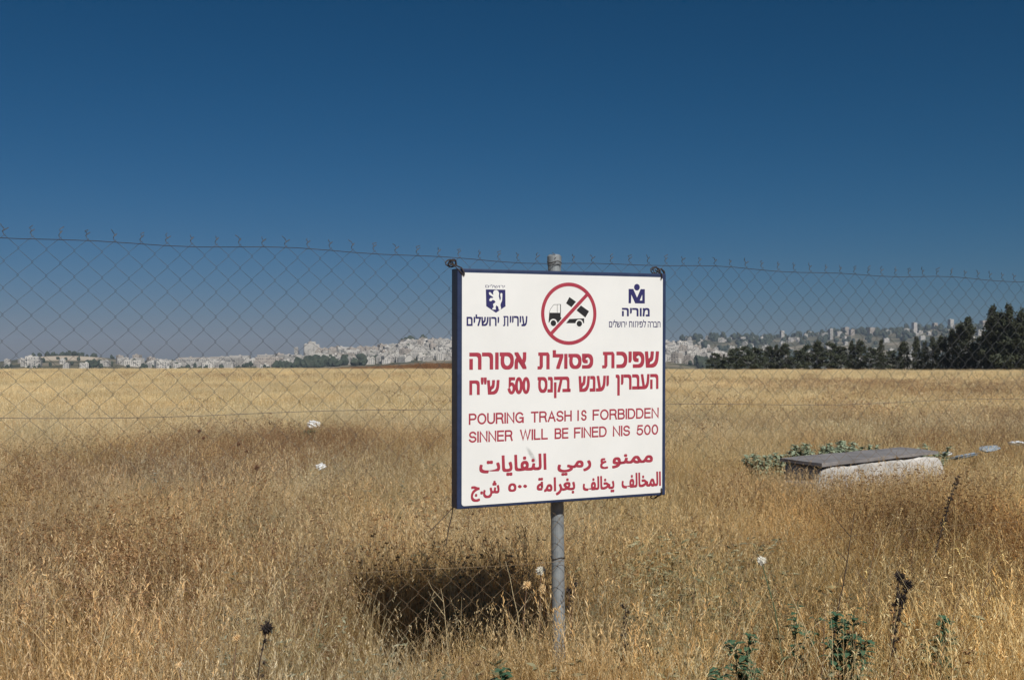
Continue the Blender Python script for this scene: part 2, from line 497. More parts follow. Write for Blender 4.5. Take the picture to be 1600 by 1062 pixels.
def ribbon(mb, P, t, n):
    m = len(P)
    closed = (Vector(P[0]) - Vector(P[-1])).length < 1e-6
    L, R = [], []
    for i in range(m):
        p = Vector(P[i])
        a = p - Vector(P[i - 1]) if i > 0 else (p - Vector(P[-2]) if closed else None)
        c = Vector(P[i + 1]) - p if i < m - 1 else (Vector(P[1]) - p if closed else None)
        if a is None: a = c
        if c is None: c = a
        a = a.normalized(); c = c.normalized()
        na, nc = Vector((-a.y, a.x)), Vector((-c.y, c.x))
        mi = na + nc
        if mi.length < 0.35: mi = na
        mi.normalize()
        k = min(1 / max(mi.dot(na), 0.3), 1.9)
        q = Vector((0, 0))
        if not closed and i == 0: q = -a * t / 2
        if not closed and i == m - 1: q = a * t / 2
        L.append(p + mi * (k * t / 2) + q * 0); R.append(p - mi * (k * t / 2) + q * 0)
    mb.add([(v.x, -n, v.y) for v in L + R], [(m + i, m + i + 1, i + 1, i) for i in range(m - 1)])

def strokes(mb, txt, u0, u1, v0, v1, t, gap=0.30, cont=False):
    """fit the word into its box, stroke thickness t"""
    if not cont: mb.new()
    tot = sum(ST[c][0] for c in txt); ng = len(txt) - 1
    hh = v1 - v0 - t; ww = u1 - u0 - t
    sx = ww / (tot + gap * ng) if tot + ng > 0 else 1.0
    x = u0 + t / 2
    for ci, c in enumerate(txt):
        wd, sts = ST[c]
        for si, P in enumerate(sts):
            Q = [(x + p[0] * sx, v0 + t / 2 + p[1] * hh) for p in P]
            # butt ends: stretch straight stroke ends by half the weight
            if (Vector(Q[0]) - Vector(Q[-1])).length > 1e-6:
                d0 = (Vector(Q[0]) - Vector(Q[1])).normalized() * t / 2; d1 = (Vector(Q[-1]) - Vector(Q[-2])).normalized() * t / 2
                Q[0] = tuple(Vector(Q[0]) + d0); Q[-1] = tuple(Vector(Q[-1]) + d1)
            ribbon(mb, Q, t, PH + si * 0.00004 + (ci % 2) * 0.00002)
        x += (wd + gap) * sx

class WordSet:
    def __init__(s): s.all = []
    def new(s): s.all.append(MB())
    def add(s, *a): s.all[-1].add(*a)
    def poly(s, *a): s.all[-1].poly(*a)

def lettering(f, mat, label):
    ws = WordSet(); f(ws)
    for w_ in ws.all:                           # every word its own piece
        w_.build('lettering', mat, panel)['label'] = label

def heb1(mb):
    d = 0.0036
    word(mb, 'כיפש', 0.1776 + 0.2919 * 0.246, 0.4695, 0.0772, 0.1505, d)
    tav(mb, 0.1776, 0.1776 + 0.2919 * 0.213, 0.0772, 0.1500, 0.0160)
    word(mb, 'לוספ', -0.1382 + 0.2711 * 0.267, 0.1329, 0.0762, 0.1590, d)
    tav(mb, -0.1382, -0.1382 + 0.2711 * 0.214, 0.0765, 0.1495, 0.0160)
    word(mb, 'הרוסא', -0.4537, -0.1901, 0.0778, 0.1508, d)
def heb2(mb):
    d = 0.0028
    word(mb, 'ןירבעה', 0.2461, 0.4669, -0.044, 0.0490, d)
    word(mb, 'שנעי', 0.0605, 0.2119, -0.024, 0.0450, d)
    word(mb, 'סנקב', -0.1379, 0.0216, -0.048, 0.0443, d)
    strokes(mb, '500', -0.2783, -0.1739, -0.0275, 0.0455, 0.0135, 0.34)
    word(mb, 'ח"ש', -0.4535, -0.3158, -0.026, 0.0465, d)
lettering(heb1, m_red, 'large red Hebrew heading')
lettering(heb2, m_red, 'second red Hebrew line with 500')
def eng1(mb):
    for w_, a, c in (('POURING', -0.4555, -0.2014), ('TRASH', -0.1688, 0.0278), ('FORBIDDEN', 0.1303, 0.4693)):
        strokes(mb, w_, a, c, -0.1500, -0.1030, 0.0074)
    strokes(mb, 'I', 0.0551, 0.0625, -0.15, -0.103, 0.0074); strokes(mb, 'S', 0.0735, 0.1010, -0.15, -0.103, 0.0074, cont=True)
def eng2(mb):
    for w_, a, c in (('SINNER', -0.4553, -0.2542), ('WILL', -0.2203, -0.0881), ('BE', -0.0556, 0.0115), ('FINED', 0.0388, 0.2016), ('NIS', 0.2323, 0.3202), ('500', 0.3533, 0.4669)):
        strokes(mb, w_, a, c, -0.2248, -0.1780, 0.0074)
lettering(eng1, m_red, 'red line POURING TRASH IS FORBIDDEN')
lettering(eng2, m_red, 'red line SINNER WILL BE FINED NIS 500')
def ara1(mb):
    d = 0.0026
    word(mb, '\ufec9', 0.1690, 0.2090, -0.366, -0.318, d)
    word(mb, '\ufeee\ufee8\ufee4\ufee3', 0.2290, 0.4391, -0.366, -0.305, d)
    word(mb, '\ufef2\ufee3\ufead', -0.0414, 0.1243, -0.385, -0.322, d)
    word(mb, '\ufe95\ufe8e\ufef3\ufe8e\ufed4\ufee8\ufedf\ufe8d', -0.4078, -0.0942, -0.372, -0.284, d)
def ara2(mb):
    d = 0.0022
    word(mb, '\ufed2\ufedf\ufe8e\ufea8\ufee4\ufedf\ufe8d', 0.2778, 0.4821, -0.458, -0.391, d)
    word(mb, '\ufed2\ufedf\ufe8e\ufea8\ufef3', 0.0827, 0.2409, -0.471, -0.396, d)
    word(mb, '\ufe94\ufee3\ufe8d\ufeae\ufed0\ufe91', -0.1408, 0.0453, -0.468, -0.388, d)
    word(mb, '\u0665\u0660\u0660', -0.2749, -0.1864, -0.4405, -0.4040, d)
    word(mb, '\ufe9d.\ufeb5', -0.4457, -0.3148, -0.473, -0.389, d)
lettering(ara1, m_red, 'upper red Arabic line')
lettering(ara2, m_red, 'lower red Arabic line')
def city(mb):
    d = 0.0013
    word(mb, 'יירי' + 'ע', -0.3001 + 0.1135 * 0.275, -0.1866, 0.2615, 0.3046, d)
    tav(mb, -0.3001, -0.3001 + 0.1135 * 0.22, 0.2615, 0.3044, 0.0062)
    word(mb, 'םילשורי', -0.4663, -0.3183, 0.2620, 0.3100, d)
    word(mb, 'םילשורי', -0.3813, -0.2920, 0.4225, 0.4360, 0.0)
lettering(city, m_ink, 'navy Hebrew lettering under the shield')
lettering(lambda mb: word(mb, 'הירומ', 0.2769, 0.4197, 0.3070, 0.3448, 0.0018), m_ink, 'navy Hebrew name under the block emblem')
def dev(mb):
    word(mb, 'הרבח', 0.4104, 0.4766, 0.2580, 0.2842, 0.0003)
    word(mb, 'יפל', 0.3137 + 0.0872 * 0.56, 0.4009, 0.2585, 0.2915, 0.0003)
    word(mb, 'חו', 0.3137, 0.3137 + 0.0872 * 0.28, 0.2585, 0.2850, 0.0003, cont=True)
    tav(mb, 0.3137 + 0.0872 * 0.33, 0.3137 + 0.0872 * 0.52, 0.2585, 0.2850, 0.0030)
    word(mb, 'םילשורי', 0.2116, 0.3004, 0.2582, 0.2905, 0.0003)
lettering(dev, m_ink, 'fine navy Hebrew line at top right')

# emblem: shield with a rampant lion
mb = MB()
mb.poly([(-0.3795, 0.4152), (-0.2900, 0.4152), (-0.2890, 0.345), (-0.3330, 0.3176), (-0.3775, 0.345)], PH)
shield = mb.build('shield_emblem', m_ink, panel)
lion = [[-0.3467, 0.4023], [-0.3423, 0.4105], [-0.332, 0.4139], [-0.3232, 0.4094], [-0.3187, 0.4001], [-0.3202, 0.3866], [-0.3172, 0.3758], [-0.3142, 0.3678], [-0.3107, 0.3786], [-0.3137, 0.3947], [-0.3099, 0.4015], [-0.304, 0.3989], [-0.3039, 0.3868], [-0.3054, 0.3679], [-0.3112, 0.357], [-0.3127, 0.3489], [-0.3097, 0.3381], [-0.3112, 0.3286], [-0.32, 0.3299], [-0.323, 0.3434], [-0.3319, 0.3487], [-0.3348, 0.3406], [-0.3333, 0.3311], [-0.3494, 0.331], [-0.3495, 0.3364], [-0.3436, 0.3405], [-0.3466, 0.3539], [-0.3348, 0.3621], [-0.3407, 0.3701], [-0.3495, 0.3714], [-0.3525, 0.3673], [-0.3612, 0.3658], [-0.3642, 0.3725], [-0.3583, 0.3793], [-0.3466, 0.3795], [-0.3466, 0.3835], [-0.3642, 0.394], [-0.3657, 0.402], [-0.3599, 0.4043], [-0.3466, 0.3916], [-0.3452, 0.3956]]
mb = MB(); mb.poly(lion, PH + 0.0003)
mb.build('lion', m_pan, shield)['label'] = 'white rampant lion'
# emblem: block letter figure with a dot for a head
mb = MB()
Mp = [(0.3105, 0.4287), (0.3346, 0.4287), (0.3540, 0.3906), (0.3725, 0.4287), (0.3944, 0.4287), (0.3944, 0.3647), (0.3448, 0.3647), (0.3244, 0.4036), (0.3230, 0.3647), (0.3105, 0.3647)]
mb.poly(Mp, PH)
mb.poly(arc(0.3532, 0.4368, 0.0148, 0.0146, 0, 345, 23), PH + 0.0001)
em = mb.build('figure_emblem', m_ink, panel)
mb = MB(); mb.poly([(0.3808, 0.4045), (0.3808, 0.3777), (0.3680, 0.3777)], PH + 0.0003)
mb.build('emblem_gap', m_pan, em)
# prohibition roundel with a tipping truck
CX, CZ, RO, RI = 0.0130, 0.3162, 0.1350, 0.1193
mb = MB()
n = 72
V = [(CX + r * math.cos(2 * PI * i / n), -(PH + 0.0004), CZ + r * math.sin(2 * PI * i / n)) for r in (RO, RI) for i in range(n)]
mb.add(V, [(i, n + i, n + (i + 1) % n, (i + 1) % n) for i in range(n)])
def bar(mb, hw, nn, ext):
    a = Vector((CX - 0.0855, CZ - 0.0855)); c = Vector((CX + 0.0845, CZ + 0.0805))
    d = (c - a).normalized(); q = Vector((-d.y, d.x)) * hw
    mb.poly([a + q - d * ext, c + q + d * ext, c - q + d * ext, a - q - d * ext], nn)
bar(mb, 0.0078, PH + 0.00045, 0.008)
rd = mb.build('roundel', m_red, panel)
rd['label'] = 'red prohibition ring and slash'
mb = MB()
mb.poly([(-0.0827, 0.3198), (-0.0275, 0.3198), (-0.0275, 0.3015), (-0.0235, 0.2961), (-0.0400, 0.2775), (-0.0859, 0.2775)], PH)
for a, c in (((-0.0827, 0.3195), (-0.0777, 0.3346)), ((-0.0777, 0.3346), (-0.0611, 0.3548)), ((-0.0611, 0.3548), (-0.0276, 0.3562)), ((-0.0445, 0.3195), (-0.0445, 0.3555))):
    ribbon(mb, [a, c], 0.0016, PH + 0.00003)
ribbon(mb, [(-0.0283, 0.3195), (-0.0283, 0.3568)], 0.0034, PH + 0.00006)
mb.poly([(0.0147, 0.2935), (0.0873, 0.2965), (0.0873, 0.2755), (-0.0010, 0.2752)], PH)
mb.poly([(0.0145, 0.3885), (0.0467, 0.3685), (0.0247, 0.3445), (-0.0017, 0.3608)], PH)
mb.poly([(0.0713, 0.3525), (0.1112, 0.3275), (0.0931, 0.3000), (0.0492, 0.3312)], PH)
tr = mb.build('truck_symbol', m_black, panel)
mb = MB()
for cx, cz in ((-0.0629, 0.2749), (0.0634, 0.2733)):
    mb.poly(arc(cx, cz, 0.0190, 0.0186, 0, 350, 28), PH + 0.0001)
bar(mb, 0.0110, PH + 0.0002, -0.004)
mb.build('white_outline', m_pan, tr)
for cx, cz in ((-0.0629, 0.2749), (0.0634, 0.2733)):
    mb = MB(); mb.poly(arc(cx, cz, 0.0132, 0.0128, 0, 350, 28), PH + 0.0003)
    mb.build('wheel_symbol', m_black, panel)

# wires that tie the sign's corners to the mesh
def tie(cu, cv, su, sv, seed, loops):
    r = random.Random(seed)
    mb = MB()
    P = [(cu, -0.006, cv), (cu + su * 0.004, -0.010, cv + sv * 0.012), (cu + su * 0.012, -0.006, cv + sv * 0.028)]
    ex, ez = cu + su * 0.034, cv + sv * 0.050
    P += [(ex - su * 0.010, 0.02, ez - sv * 0.012), (ex, 0.05, ez)]
    mb.tube(P, 0.0030, 6)
    Q = [(cu + su * 0.001, -0.006, cv - sv * 0.004), (cu + su * 0.03, 0.0, cv + sv * 0.026), (ex + su * 0.004, 0.06, ez + sv * 0.004)]
    mb.tube(Q, 0.0022, 6)
    for q in range(loops):
        a0 = r.uniform(0, 6); rr = r.uniform(0.011, 0.021); tx = r.uniform(-0.4, 0.4)
        C = [(ex + rr * math.cos(a0 + t) + r.uniform(-.002, .002), 0.062 + 0.012 * math.sin(t + q) - q * 0.008, ez + rr * math.sin(a0 + t) * (1 - abs(tx))) for t in np.linspace(0, 5.6, 14)]
        mb.tube(C, r.uniform(0.0022, 0.0032), 6)
    return mb
tie(-0.478, 0.474, -1, 1, 1, 4).build('tie_wire', m_rust, sign)
t2 = tie(0.478, 0.476, 0.2, 0.8, 5, 3)
t2.tube([(0.49, 0.05, 0.515), (0.515, 0.055, 0.525), (0.53, 0.055, 0.512), (0.533, 0.055, 0.498)], [0.003, 0.004, 0.006, 0.005], 6)
t2.build('tie_wire', m_rust, sign)
tie(0.482, -0.470, 0.15, -0.9, 9, 1).build('tie_wire', m_rust, sign)
t4 = MB()
t4.tube([(-0.495, 0.07, -0.49), (-0.50, 0.075, -0.54), (-0.515, 0.075, -0.59), (-0.528, 0.07, -0.66)], 0.0022, 5)
t4.tube([(-0.495, 0.07, -0.50), (-0.54, 0.075, -0.545), (-0.60, 0.08, -0.60)], 0.0018, 5)
t4.build('tie_wire', m_rust, sign)

# ------------------------------------------------------------------ dry grass
def tint_mat(name, stops, transl=0.25):
    """straw whose tone varies blade by blade (tone) and patch by patch (instance tint)"""
    m, nt, b = newmat(name)
    at = nt.nodes.new('ShaderNodeAttribute'); at.attribute_name = 'tone'
    c = ramp(nt, at.outputs['Fac'], stops)
    ti = nt.nodes.new('ShaderNodeAttribute'); ti.attribute_type = 'INSTANCER'; ti.attribute_name = 'tint'
    c = mixc(nt, 1.0, c, ti.outputs['Color'], 'MULTIPLY')
    nt.links.new(c, b.inputs['Base Color'])
    b.inputs['Roughness'].default_value = 0.75
    b.inputs['Specular IOR Level'].default_value = 0.25
    tr = nt.nodes.new('ShaderNodeBsdfTranslucent'); nt.links.new(c, tr.inputs[0])
    mx = nt.nodes.new('ShaderNodeMixShader'); mx.inputs[0].default_value = transl
    nt.links.new(b.outputs[0], mx.inputs[1]); nt.links.new(tr.outputs[0], mx.inputs[2])
    nt.links.new(mx.outputs[0], nt.nodes['Material Output'].inputs[0])
    return m
m_straw = tint_mat('dry_straw', [(0.0, (0.33, 0.215, 0.095)), (0.3, (0.55, 0.395, 0.185)), (0.6, (0.71, 0.555, 0.305)), (0.85, (0.82, 0.69, 0.44)), (1.0, (0.90, 0.82, 0.62))], 0.45)
m_weed = tint_mat('dry_weed', [(0.0, (0.16, 0.10, 0.06)), (0.5, (0.38, 0.24, 0.13)), (1.0, (0.58, 0.41, 0.25))], 0.3)
m_forb = tint_mat('grey_forb', [(0.0, (0.11, 0.12, 0.075)), (0.5, (0.26, 0.27, 0.18)), (1.0, (0.45, 0.44, 0.32))], 0.2)

class Tuft:
    def __init__(s): s.V, s.F, s.T = [], [], []
    def blade(s, x, y, h, ang, lean, w, tone, droop=0.0, n=4, z0=0.0):
        dx, dy = math.cos(ang), math.sin(ang)
        px, py = -dy, dx
        tw = random.uniform(0, PI); px, py = math.cos(tw), math.sin(tw)
        b0 = len(s.V); end = None
        for i in range(n):
            t = i / (n - 1)
            off = lean * t ** 1.6 * h + droop * h * t ** 4
            z = z0 + h * (t - 0.35 * lean * lean * t * t - droop * 0.8 * t ** 4)
            cx, cy = x + dx * off, y + dy * off
            ww = w * (1 - t * 0.9) * 0.5
            s.V += [(cx - px * ww, cy - py * ww, z), (cx + px * ww, cy + py * ww, z)]
            s.T += [tone * (0.75 + 0.25 * t)] * 2
            end = (cx, cy, z)
        for i in range(n - 1):
            a = b0 + 2 * i
            s.F.append((a, a + 1, a + 3, a + 2))
        return end
    def spike(s, p, d, L, w, tone):
        """a small pointed seed husk"""
        d = Vector(d).normalized()
        a = d.cross(Vector((random.uniform(-1, 1), random.uniform(-1, 1), 0.2)))
        if a.length < 1e-3: a = Vector((1, 0, 0))
        a.normalize(); c = d.cross(a)
        p = Vector(p); b0 = len(s.V)
        q = p + d * L * 0.4
        s.V += [tuple(p), tuple(q + a * w / 2), tuple(q - a * w / 4 + c * w * 0.4), tuple(q - a * w / 4 - c * w * 0.4), tuple(p + d * L)]
        s.T += [tone] * 5
        s.F += [(b0, b0 + 1, b0 + 2), (b0, b0 + 2, b0 + 3), (b0, b0 + 3, b0 + 1), (b0 + 4, b0 + 2, b0 + 1), (b0 + 4, b0 + 3, b0 + 2), (b0 + 4, b0 + 1, b0 + 3)]
    def obj(s, name, mat, col):
        o = mesh_np(name, s.V, s.F, mat, link=False, attrs={'tone': np.clip(s.T, 0, 1)})
        col.objects.link(o)
        return o

R = random.uniform
tufts = bpy.data.collections.new('tufts')
def disk(r):
    a = R(0, 2 * PI); q = r * math.sqrt(random.random()); return q * math.cos(a), q * math.sin(a)
for v in range(3):                    # a fine leafy straw
    t = Tuft()
    for i in range(64):
        x, y = disk(0.18)
        t.blade(x, y, R(0.14, 0.34), R(0, 6.28), R(0.05, 0.55), R(0.0016, 0.0034), R(0.15, 0.95), R(0, 0.2))
    t.obj('a%d' % v, m_straw, tufts)
for v in range(3):                    # b wild oats with hanging husks
    t = Tuft()
    for i in range(20):
        x, y = disk(0.16)
        t.blade(x, y, R(0.12, 0.28), R(0, 6.28), R(0.1, 0.8), R(0.002, 0.0036), R(0.2, 0.8), R(0, 0.3))
    for i in range(9):
        x, y = disk(0.15); a = R(0, 6.28); h = R(0.27, 0.44)
        e = t.blade(x, y, h, a, R(0.05, 0.4), 0.0030, R(0.6, 1.0), 0.1, 5)
        for q in range(random.randint(4, 8)):
            f = R(0, 0.12)
            sa = R(0, 6.28)
            p = (e[0] - math.cos(a) * f * 0.3 + math.cos(sa) * 0.016, e[1] - math.sin(a) * f * 0.3 + math.sin(sa) * 0.016, e[2] - f + R(-0.01, 0.01))
            t.spike(p, (math.cos(sa) * 0.5, math.sin(sa) * 0.5, R(-1, -0.2)), R(0.012, 0.019), R(0.003, 0.0045), R(0.7, 1.0))
    t.obj('b%d' % v, m_straw, tufts)
for v in range(3):                    # c barley and brome heads, upright
    t = Tuft()
    for i in range(26):
        x, y = disk(0.18)
        t.blade(x, y, R(0.08, 0.2), R(0, 6.28), R(0.2, 1.0), R(0.002, 0.004), R(0.1, 0.7), R(0, 0.3))
    for i in range(12):
        x, y = disk(0.17); a = R(0, 6.28); h = R(0.2, 0.36); le = R(0.05, 0.5)
        e = t.blade(x, y, h, a, le, 0.0030, R(0.55, 0.95), 0.0, 4)
        d = Vector((math.cos(a) * le * 1.3, math.sin(a) * le * 1.3, 1))
        for q in range(7):
            p = Vector(e) + d.normalized() * (q * 0.007 - 0.02)
            sa = R(0, 6.28)
            t.spike(p, (d.x + math.cos(sa) * 0.45, d.y + math.sin(sa) * 0.45, 1), R(0.013, 0.021), 0.003, R(0.65, 1.0))
    t.obj('c%d' % v, m_straw, tufts)
for v in range(3):                    # i long bleached straws standing over the rest
    t = Tuft()
    for i in range(5):
        x, y = disk(0.2)
        e = t.blade(x, y, R(0.32, 0.52), R(0, 6.28), R(0.05, 0.6), R(0.0028, 0.004), R(0.75, 1.0), R(0, 0.12), 5)
        for q in range(5): t.spike((e[0], e[1], e[2] - q * 0.008), (R(-.6, .6), R(-.6, .6), R(-.1, 1)), R(0.010, 0.018), 0.003, R(0.7, 1.0))
    for i in range(14):
        x, y = disk(0.2)
        t.blade(x, y, R(0.10, 0.28), R(0, 6.28), R(0.05, 0.9), R(0.002, 0.004), R(0.0, 0.6), R(0, 0.3))
    t.obj('i%d' % v, m_straw, tufts)
for v in range(2):                    # d matted short thatch
    t = Tuft()
    for i in range(60):
        x, y = disk(0.24)
        t.blade(x, y, R(0.05, 0.16), R(0, 6.28), R(0.6, 1.5), R(0.0022, 0.0045), R(0.0, 0.75), R(0, 0.5))
    t.obj('d%d' % v, m_straw, tufts)
for v in range(3):                    # e brown branched weeds with dry seed heads
    t = Tuft()
    for i in range(8):
        x, y = disk(0.13); a = R(0, 6.28); h = R(0.2, 0.42)
        e = t.blade(x, y, h, a, R(0.05, 0.5), 0.0035, R(0.2, 0.6), 0.0, 4)
        for q in range(random.randint(5, 9)):
            f = R(0.3, 1.0); sa = R(0, 6.28)
            bx, by, bz = x + (e[0] - x) * f ** 1.6, y + (e[1] - y) * f ** 1.6, e[2] * f
            ee = t.blade(bx, by, R(0.03, 0.09), sa, R(0.5, 1.0), 0.0022, R(0.2, 0.7), 0, 3, bz)
            for w in range(6):
                ta = R(0, 6.28)
                t.spike(ee, (math.cos(ta), math.sin(ta), R(-0.2, 1)), R(0.007, 0.013), R(0.0035, 0.006), R(0.1, 1.0))
    t.obj('e%d' % v, m_weed, tufts)
for v in range(2):                    # f greyish low forbs
    t = Tuft()
    for i in range(16):
        x, y = disk(0.15); a = R(0, 6.28)
        e = t.blade(x, y, R(0.12, 0.3), a, R(0.1, 0.8), 0.003, R(0.2, 0.8), 0, 4)
        for q in range(5):
            ta = R(0, 6.28); f = R(0.3, 1)
            t.spike((x + (e[0] - x) * f, y + (e[1] - y) * f, e[2] * f), (math.cos(ta), math.sin(ta), R(-0.2, 0.8)), R(0.03, 0.05), R(0.008, 0.014), R(0.2, 1.0))
    t.obj('f%d' % v, m_forb, tufts)
for v in range(3):                    # g wide sward for the distance
    t = Tuft()
    for i in range(90):
        x, y = disk(0.55)
        e = t.blade(x, y, R(0.14, 0.36), R(0, 6.28), R(0.05, 0.7), R(0.006, 0.012), R(0.35, 0.95), R(0, 0.2), 3)
        if random.random() < 0.4: t.spike(e, (R(-.5, .5), R(-.5, .5), 0.6), R(0.03, 0.05), R(0.008, 0.014), R(0.7, 1))
    t.obj('g%d' % v, m_straw, tufts)
for v in range(2):                    # h wide brown scrub for the distance
    t = Tuft()
    for i in range(40):
        x, y = disk(0.5)
        e = t.blade(x, y, R(0.15, 0.45), R(0, 6.28), R(0.05, 0.7), R(0.006, 0.012), R(0.1, 0.8), 0, 3)
        for q in range(3): t.spike((e[0] + R(-.04, .04), e[1] + R(-.04, .04), e[2] + R(-.06, .02)), (R(-1, 1), R(-1, 1), 0.5), R(0.03, 0.06), R(0.012, 0.022), R(0.1, 1))
    t.obj('h%d' % v, m_weed, tufts)
IDX = {n_: [i for i, o in enumerate(sorted(tufts.objects, key=lambda o: o.name)) if o.name[0] == n_] for n_ in 'abcdefghi'}

def vnoise(x, y, s, seed):
    """smooth value noise on a lattice"""
    x = x / s; y = y / s
    xi, yi = np.floor(x).astype(int), np.floor(y).astype(int)
    fx, fy = x - xi, y - yi
    fx = fx * fx * (3 - 2 * fx); fy = fy * fy * (3 - 2 * fy)
    def hsh(i, j):
        q = np.sin(i * 127.1 + j * 311.7 + seed * 74.7) * 43758.5453
        return q - np.floor(q)
    return (hsh(xi, yi) * (1 - fx) + hsh(xi + 1, yi) * fx) * (1 - fy) + (hsh(xi, yi + 1) * (1 - fx) + hsh(xi + 1, yi + 1) * fx) * fy

def blob(x, y, cx, cy, rx, ry):
    return np.exp(-(((x - cx) / rx) ** 2 + ((y - cy) / ry) ** 2))

def weed_mask(x, y):
    m = 0.8 * blob(x, y, -4.0, 14.5, 2.0, 3.6) + 0.7 * blob(x, y, -3.4, 19.0, 1.8, 2.4) + 0.45 * blob(x, y, 11, 26, 5.5, 9) + 0.6 * blob(x, y, 24, 60, 10, 22)
    m += 0.35 * blob(x, y, -1.9, 6.6, 1.0, 1.2) + 0.25 * blob(x, y, 3.4, 8.0, 1.2, 2.0) + 0.35 * blob(x, y, 7, 16, 2, 3)
    m += 0.5 * blob(x, y, -28, 120, 20, 16)
    return np.clip(m * (0.55 + 0.9 * vnoise(x, y, 1.3, 5)), 0, 1)
def green_mask(x, y):
    return np.clip(0.9 * blob(x, y, 2.1, 24, 0.9, 4) + 0.5 * blob(x, y, 1.0, 6.4, 0.45, 1.0) + 0.4 * blob(x, y, 6, 30, 3, 6) + 0.4 * blob(x, y, -0.2, 4.2, 0.4, 0.4), 0, 1)

SLAB = [(2.92, 10.5), (4.57, 11.97), (4.34, 12.54), (2.69, 11.07)]
def scatter(n, ymin, ymax, half, kinds, scl, name_seed, wide=False):
    r = np.random.default_rng(name_seed)
    # even over the ground area of a fan-shaped strip
    y = np.sqrt(r.random(n * 5) * ((ymax + half) ** 2 - (ymin + half) ** 2) + (ymin + half) ** 2) - half
    x = (r.random(n * 5) * 2 - 1) * (1.3 + 0.62 * np.maximum(y, 0) + 0.8 * half)
    keep = np.ones(len(x), bool)
    # nothing grows through the concrete block or right at the post
    ax, ay = SLAB[0]; e1 = np.array(SLAB[1]) - SLAB[0]; e2 = np.array(SLAB[3]) - SLAB[0]
    det = e1[0] * e2[1] - e1[1] * e2[0]
    s1 = ((x - ax) * e2[1] - (y - ay) * e2[0]) / det; s2 = (e1[0] * (y - ay) - e1[1] * (x - ax)) / det
    keep &= ~((s1 > -0.02) & (s1 < 1.04) & (s2 > -0.05) & (s2 < 1.05))
    keep &= np.hypot(x, y) > 0.9
    for cx, cy, rx, ry in ((-4.16, 22.0, 0.45, 1.3), (-2.31, 13.0, 0.25, 0.55), (5.72, 13.9, 0.5, 0.5), (6.45, 14.8, 0.5, 0.6), (6.98, 15.2, 0.4, 0.6)):
        keep &= ((x - cx) / rx) ** 2 + ((y - cy) / ry) ** 2 > 1          # trodden round the litter
    dens = np.clip(1.7 * vnoise(x, y, 0.42, 1) * (0.45 + 0.9 * vnoise(x, y, 1.6, 2)), 0.10, 1) if not wide else 0.5 + 0.6 * vnoise(x, y, 6, 1)
    keep &= r.random(len(x)) < dens
    x, y = x[keep][:n], y[keep][:n]
    m = len(x)
    wm, gm = weed_mask(x, y), green_mask(x, y)
    var = np.zeros(m, int)
    base = [i for k in kinds for i in IDX[k]]
    var[:] = r.choice(base, m)
    q = r.random(m)
    wk = IDX['h'] if wide else IDX['e']
    sel = q < wm * 0.6 + (0.02 if not wide else 0.01)
    var[sel] = r.choice(wk, sel.sum())
    sel2 = (~sel) & (r.random(m) < gm * 0.6 + 0.02)
    if not wide: var[sel2] = r.choice(IDX['f'], sel2.sum())
    scale = scl * r.uniform(0.66, 1.32, m) * (0.78 + 0.44 * vnoise(x, y, 1.1, 9)) * (1 - 0.22 * (1 - sm((y - 2.6) / 1.6)) * (not wide) + 0.34 * blob(x, y, 0.2, 4.7, 0.4, 0.25) * (not wide) - 0.36 * blob(x, y, -0.20, 5.3, 0.5, 0.7) * (not wide))
    rot = np.stack([r.normal(0, 0.10, m), r.normal(0, 0.10, m), r.uniform(0, 2 * PI, m)], 1)
    z = height(x, y) - 0.005
    # patch colours: golden near, paler straw further off, brown and grey drifts
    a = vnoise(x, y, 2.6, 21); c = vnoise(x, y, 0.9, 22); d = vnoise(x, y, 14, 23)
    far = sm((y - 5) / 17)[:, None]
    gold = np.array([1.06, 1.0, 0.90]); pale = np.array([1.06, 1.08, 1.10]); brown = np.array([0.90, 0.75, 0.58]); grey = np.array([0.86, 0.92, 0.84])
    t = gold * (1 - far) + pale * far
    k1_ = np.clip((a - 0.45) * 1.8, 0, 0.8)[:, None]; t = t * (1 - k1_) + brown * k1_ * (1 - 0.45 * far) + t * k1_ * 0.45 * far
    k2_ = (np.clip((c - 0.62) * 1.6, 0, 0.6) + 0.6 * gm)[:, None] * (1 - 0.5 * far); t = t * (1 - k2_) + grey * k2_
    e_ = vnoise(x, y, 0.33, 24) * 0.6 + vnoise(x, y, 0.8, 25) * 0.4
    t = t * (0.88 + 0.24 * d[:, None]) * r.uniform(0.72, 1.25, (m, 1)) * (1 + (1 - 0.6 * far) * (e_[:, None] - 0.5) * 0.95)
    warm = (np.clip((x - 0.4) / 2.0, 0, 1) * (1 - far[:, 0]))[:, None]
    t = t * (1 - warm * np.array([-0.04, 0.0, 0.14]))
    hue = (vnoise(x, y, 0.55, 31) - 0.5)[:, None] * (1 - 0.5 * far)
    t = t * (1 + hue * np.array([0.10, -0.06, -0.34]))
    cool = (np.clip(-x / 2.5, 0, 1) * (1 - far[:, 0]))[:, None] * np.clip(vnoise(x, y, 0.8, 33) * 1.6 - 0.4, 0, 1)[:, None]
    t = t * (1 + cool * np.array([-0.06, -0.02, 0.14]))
    return np.stack([x, y, z], 1), rot, scale, var, np.clip(t, 0, 1.45)

def foot(m):
    """a rank clump at the foot of the steel post"""
    r = np.random.default_rng(17)
    a = r.uniform(PI * 0.9, PI * 2.1, m); q = 0.06 + 0.34 * r.random(m)
    x, y = 0.215 + q * np.cos(a), 4.93 + q * np.sin(a) * 1.2
    return np.stack([x, y, height(x, y)], 1), np.stack([r.normal(0, .1, m), r.normal(0, .1, m), r.uniform(0, 6.28, m)], 1), r.uniform(0.85, 1.22, m), r.choice(IDX['a'] + IDX['b'] + IDX['c'], m), np.array([1.05, 0.97, 0.84]) * r.uniform(0.8, 1.12, (m, 1))

